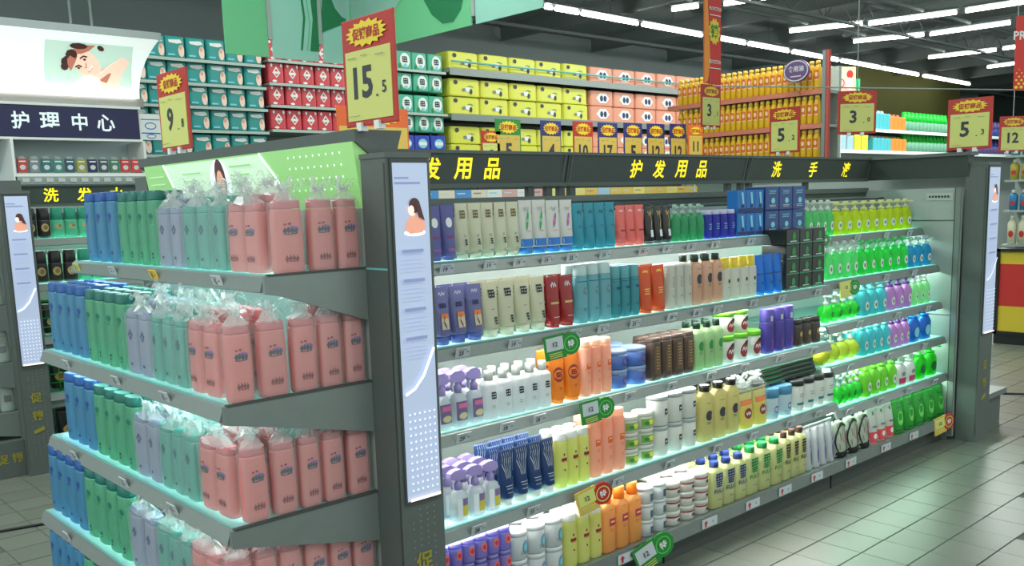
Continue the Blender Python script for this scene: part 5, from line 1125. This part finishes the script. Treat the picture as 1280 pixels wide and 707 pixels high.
# ---- distant food shelving at right
D = thing('grocery_shelving', (16, 7.4, 0), 0, 'distant grocery shelving with white shelf edges at right', 'shelving')
DL = (-16, -7.4, 0)
MB().box(12.4, 22, 7.55, 7.6, 0, 2.75, PANEL).obj('back_panel', D, DL)
for z in (2.50, 2.17): MB().box(12.4 if z < 2.6 else 15.0, 22, 7.0, 7.55, z-.03, z, SHG).box(12.4 if z < 2.6 else 15.0, 22, 6.985, 7.0, z-.045, z+.005, mat('white_edge', S(214, 224, 220), .4)).obj('shelf_board', D, DL)
def goods(x0, x1, n, z, w_, h_, m, m2, desc, grp, round_=True):
    B = MB()
    hc = .52 if round_ else .82
    if round_: B.loft([(0, w_*.42, w_*.42), (h_*.5, w_*.46, w_*.46), (h_*.52, w_*.44, w_*.44)], m, n=10, e=2.4)
    else: B.box(-w_*.47, w_*.47, -.12, .12, 0, h_*.82, m, .01)
    me = B.mesh('body'); cp = MB().loft([(h_*hc, w_*(.46 if round_ else .40), w_*(.46 if round_ else .3)), (h_, w_*(.22 if round_ else .38), w_*(.22 if round_ else .1))], m2, n=10, e=2.4).mesh('cap')
    for i in range(n):
        o = put('grocery_bottle' if round_ else 'grocery_pack', me, None, (x0+(x1-x0)*(i+.5)/n, 7.14, z+.002), 0, '%s, %s from left' % (desc, ORD2[i+1]), 'bottle' if round_ else 'pack', grp); put('cap' if round_ else 'top_flap', cp, o)
GM = mat('bottle_bright_green', S(40, 214, 70), .35, trans=.2); GP = mat('bottle_pale_green', S(130, 190, 160), .4, trans=.2); TM_ = mat('bag_turquoise', S(70, 170, 180), .4); OM = mat('bag_orange', S(206, 130, 50), .4); YM = mat('bag_yellow', S(214, 206, 60), .4); RM = mat('bag_brick', S(190, 90, 60), .4); PM = mat('bag_pale_blue', S(150, 180, 190), .4); BM_ = mat('bottle_blue', S(50, 70, 150), .4); PUM = mat('pack_plum', S(90, 70, 120), .4)
goods(12.55, 13.05, 3, 2.50, .16, .27, OM, RM, 'orange grocery pack beside the steel post', 'packs by the post', False); goods(13.05, 13.85, 4, 2.50, .19, .40, mat('bag_pale_lime', S(176, 200, 120), .4), WHITE, 'pale lime grocery pack', 'pale packs by the post', False)
goods(12.55, 13.05, 3, 2.17, .16, .26, RM, OM, 'brick red grocery pack on lower shelf', 'packs by the post', False); goods(13.05, 13.5, 2, 2.17, .2, .26, PM, WHITE, 'pale blue grocery pack on lower shelf', 'pale packs by the post', False); goods(13.5, 13.95, 2, 2.17, .2, .28, YM, OM, 'yellow grocery pack on lower shelf', 'packs by the post', False)
goods(14.05, 14.65, 5, 2.50, .12, .30, TM_, PM, 'turquoise bag on the upper grocery shelf', 'turquoise bags', False); goods(14.65, 15.2, 4, 2.50, .13, .26, OM, RM, 'orange-topped bag on the upper grocery shelf', 'orange bags', False)
goods(14.1, 14.7, 5, 2.17, .12, .24, TM_, WHITE, 'turquoise bag on the lower grocery shelf', 'turquoise bags', False); goods(14.7, 15.25, 4, 2.17, .13, .24, OM, YM, 'orange bag on the lower grocery shelf', 'orange bags', False)
goods(15.3, 17.0, 12, 2.50, .14, .32, GP, GM, 'green-capped bottle on the upper grocery shelf', 'green-capped bottles'); goods(15.3, 17.0, 12, 2.17, .14, .31, GP, GM, 'green-capped bottle on the lower grocery shelf', 'green-capped bottles')
goods(18.0, 20.2, 12, 2.50, .17, .28, BM_, PUM, 'dark blue bottle on the upper grocery shelf', 'dark blue bottles'); goods(18.0, 20.2, 12, 2.17, .17, .28, PUM, BM_, 'plum bottle on the lower grocery shelf', 'plum bottles')
ps = MB().box(-.20, .20, -.01, .01, 0, .34, mat('poster_frame', S(226, 200, 120), .5), .01).obj('picture_sign', None, (11.2, 6.0, 2.76), -.4, label='peach picture sign with rounded corners above the grocery shelves', cat='sign')
a = Art(FM(0, -.01, .17)); a.rect(-.175, .175, -.15, .15, mat('poster_peach', S(230, 176, 160), .5), 1); a.ring(-.02, -.03, .04, .05, .012, REDP); a.ell(.10, .08, .05, .05, REDP); a.ell(.09, -.04, .06, .08, SKINL); a.b.obj('sign_print', ps)
MB().box(-.30, .28, .012, .02, .0, .2, mat('sign_mint', S(60, 170, 120), .5)).tube([(0, .016, 0), (0, .016, -2.76)], .008, SHG, 5).obj('sign_back', ps)
# overhead wire rails the cards hang from
for (p0, p1, lb) in (((5.5, 3.9, 2.30), (8.5, 2.6, 2.30), 'thin grey overhead wire rail above the soap section'),):
    MB().tube([p0, p1], .005, SHG, 5).obj('wire_rail', None, label=lb, cat='rail')
# ---- right edge: small shelving and red-yellow counter
R_ = thing('side_shelving', (10.2, 3.3, 0), 0, 'small shelving with pale bottles beyond the far post', 'shelving')
RL_ = (-10.2, -3.3, 0)
MB().box(10.35, 10.40, 2.6, 3.62, 0, 2.1, SHG).obj('back_panel', R_, RL_)
for z in (1.86, 1.62, 1.32, .98): MB().box(10.0, 10.35, 2.6, 3.60, z-.02, z, SHG).obj('shelf_board', R_, RL_)
k = 0
for z, rgb, nm in ((1.86, (60, 140, 150), 'teal'), (1.62, (170, 160, 60), 'mustard'), (1.32, (40, 120, 170), 'blue'), (.98, (214, 212, 184), 'cream')):
    m = P_('side_'+nm, *rgb, .1); h_ = .29 if nm == 'cream' else .2
    bm = MB().loft([(0, .04, .035), (h_*.7, .042, .036), (h_*.85, .018, .018)], m, n=12).mesh('bottle_body'); cm_ = MB().loft([(h_*.85, .02, .02), (h_, .018, .018)], WHITE, n=10).mesh('cap')
    lm_ = Art(wrapmap([(0, .041, .036), (h_, .041, .036)], 2, .082, h_)); lm_.ell(0, .35, .6, .12, REDP, 8); lm_ = lm_.b.mesh('label')
    for i in range(6):
        o = put('detergent_bottle', bm, None, (10.07, 3.53-i*.1, z+.002), -PI/2, '%s bottle on the side shelving, %s from left' % (nm, ORD[i+1]), 'bottle', 'bottles on the side shelving'); put('cap', cm_, o); put('label', lm_, o)
Q_ = thing('checkout_counter', (9.9, 3.0, 0), 0, 'red and yellow panelled counter with black frame at right edge', 'counter')
QL = (-9.9, -3.0, 0)
MB().box(9.80, 10.0, 2.4, 3.56, 0, .10, BLACK).box(9.78, 9.82, 3.53, 3.57, .1, .95, BLACK).box(9.78, 10.0, 2.4, 3.57, .92, .95, BLACK).box(9.78, 10.0, 2.4, 3.57, .10, .13, BLACK).obj('frame', Q_, QL)
MB().box(9.80, 9.98, 2.42, 3.535, .80, .92, mat('panel_yellow', S(206, 184, 50), .5)).obj('yellow_band', Q_, QL); MB().box(9.80, 9.98, 2.42, 3.535, .38, .80, mat('panel_red', S(190, 44, 40), .5)).obj('red_band', Q_, QL); MB().box(9.80, 9.98, 2.42, 3.535, .13, .38, mat('panel_yellow', S(206, 184, 50), .5)).obj('yellow_band', Q_, QL)
MB().box(6.95, 7.0, 2.66, 2.72, 0, .42, mat('bollard_orange', S(216, 80, 40), .5)).box(6.93, 7.02, 2.64, 2.74, 0, .012, FIXD).obj('guard_post', None, label='short orange guard post beside the far dark post', cat='post')

# ---- products on the second gondola
def a_mint(a): a.ell(0, .38, .6, .10, mat('label_sage', S(150, 160, 110), .5), 10); a.ell(.2, .40, .25, .05, BRN, 8); a.rect(-.9, .9, .60, .62, GRN, 6)
KINDS['mint_bottle'] = (lambda w, d, h: parts_oval(w, d, h, P_('mint_fluid', 110, 206, 176, .5), P_('cap_mint', 40, 150, 122, .3), capf=.4, e=2.4), .06, a_mint, 'shampoo_bottle', 'bottle', 'mint shampoo bottle')
def a_blkb(a): a.ell(0, .35, .6, .14, GLD, 10); a.ell(.1, .36, .35, .08, BRN, 10)
KINDS['black_bottle'] = (lambda w, d, h: parts_oval(w, d, h, P_('black_fluid', 30, 30, 30, .05), P_('cap_jet', 22, 22, 24, 0), capf=.4, e=2.4), .06, a_blkb, 'shampoo_bottle', 'bottle', 'black shampoo bottle, gold label')
KINDS['black_pouch'] = (lambda w, d, h: parts_pouch(w, d, h, P_('pouch_jet', 30, 32, 30, .05), P_('pouch_jet', 30, 32, 30, .05)), .07, a_blkb, 'shampoo_pouch', 'pouch', 'black pouch, gold label')
KINDS['milk_bottle'] = (lambda w, d, h: parts_oval(w, d, h, P_('milk_fluid', 170, 186, 176, .2), CW_ , capf=.2), .06, lambda a: a.rect(-.5, .5, .3, .5, GREY, 4), 'lotion_bottle', 'bottle', 'off-white bottle') if False else (lambda w, d, h: parts_oval(w, d, h, P_('milk_fluid', 176, 190, 182, .2), P_('cap_milk', 190, 200, 196, .2), capf=.2), .06, lambda a: a.rect(-.5, .5, .3, .5, GREY, 4), 'lotion_bottle', 'bottle', 'off-white bottle')
for kind, x0, pit, n, z, y, h, sp in (('black_bottle', 1.70, .082, 2, 1.41, 6.40, .19, 'top shelf'), ('mint_bottle', 1.865, .082, 12, 1.41, 6.40, .19, 'top shelf'), ('black_bottle', 1.70, .088, 3, 1.135, 6.28, .20, 'second shelf'), ('mint_bottle', 1.965, .084, 11, 1.135, 6.28, .20, 'second shelf'),
        ('black_pouch', 1.72, .11, 6, .82, 6.28, .20, 'third shelf'), ('black_pouch', 1.72, .12, 6, .47, 6.24, .21, 'fourth shelf'), ('black_pouch', 1.72, .13, 5, .13, 6.20, .22, 'bottom shelf')):
    for i in range(n):
        place(kind, pit*.95, .06, h, (x0+pit*(i+.5), y, z+.002), random.uniform(-.05, .05), '%s, %s from left, %s of the gondola behind' % (KINDS[kind][5], ORD2[i+1], sp), KINDS[kind][5]+'s on the gondola behind, '+sp)
BK = mat('basket_green', S(20, 170, 60), .4, trans=.2)
for z, y, nm in ((.803, 6.235, 'third'), (.453, 6.19, 'fourth')):
    bs = thing('plastic_basket', (2.05, y, z), 0, 'bright green wire basket round the black pouches on %s shelf behind' % nm, 'basket', 'green baskets on the gondola behind')
    for zz in (.005, .06, .115, .17, .225): MB().tube([(-.38, 0, zz), (.38, 0, zz)], .0035 if zz < .2 else .008, BK, 6).obj('rim_bar', bs)
    for k in range(9): MB().tube([(-.38+k*.095, -.0, .0), (-.38+k*.095, 0, .225)], .003, BK, 5).obj('upright_bar', bs)
PALE = [('cream', 214, 206, 186), ('pale blue', 160, 184, 206), ('lemon', 220, 206, 120), ('white', 216, 220, 218), ('sky blue', 70, 140, 200), ('straw', 210, 180, 90), ('dusty pink', 206, 160, 156)]
for i in range(31):
    nm, r_, g_, b_ = PALE[(i*3+i//4) % 7]
    if 22 < i: nm, r_, g_, b_ = PALE[(5, 2, 5)[i % 3]]
    x = 3.06+i*.185
    o = put('lotion_box', MB().box(-.0915, .0915, -.05, .05, 0, .255, P_('box_'+nm.replace(' ', '_'), r_, g_, b_, .05), .004).mesh('lotion_box'), None, (x, 6.43, 1.412), 0, '%s box on top shelf of the gondola behind, %s from left' % (nm, NUM(i+1) if i < 29 else 'thirty-'+['zeroth', 'first', 'second', 'third', 'fourth'][i-30] if i > 29 else 'thirtieth'), 'box', 'boxes on the gondola behind')
    a = Art(FM(0, -.05, .2)); a.rect(-.07, .02, .02, .03, (SIL, GREY, CYN, SIL)[i % 4], 1); a.b.obj('label', o)
for z, n in ((1.37, 3), (1.03, 3), (.685, 4), (.385, 4)):
    for i in range(n):
        place('milk_bottle', .09, .055, .20, (1.20 if z > 1.2 else 1.08, 0, 0), 0, 'x', 'x') if False else place('milk_bottle', .085, .055, .20, (1.445-i*.10, 6.16, z+.002), 0, 'off-white bottle, %s from the left-hand post, %s level of its end display' % (ORD[i+1], {1.37: 'top', 1.03: 'second', .685: 'third', .385: 'fourth'}[z]), 'off-white bottles at the left edge')

# ---- loose extras among the hair products
for k in range(4):
    o = put('comb_pack', MB().box(-.27, .27, -.10, .10, 0, .018, P_('pack_dark_green', 24, 44, 34, 0), .004).mesh('comb_pack'), None, (4.08, 2.54+.006*k, .633+k*.0195), 0, 'flat dark green comb pack lying on the black-lidded jars, %s from bottom' % ORD[k+1], 'pack', 'flat comb packs')
    a = Art(FM(0, -.10, .009)); a.rect(-.22, -.05, -.003, .002, GRN, 6); a.b.obj('label', o)
for i in range(2):
    place('green_lid_tub', .105, .105, .105, (3.62+i*.112, 2.51, .785+.127), 0, 'white tub, lime green lid, stacked on top of the other tubs, %s from left' % ORD[i+1], 'stacked lime-lidded tubs')
for i in range(2):
    bag(.118, .075, .20, (3.66+i*.122, 2.44, .471), 0, 'clear bag round yellow pouch with orange band, %s from left' % ORD[i+1], 'bags round the yellow pouches')
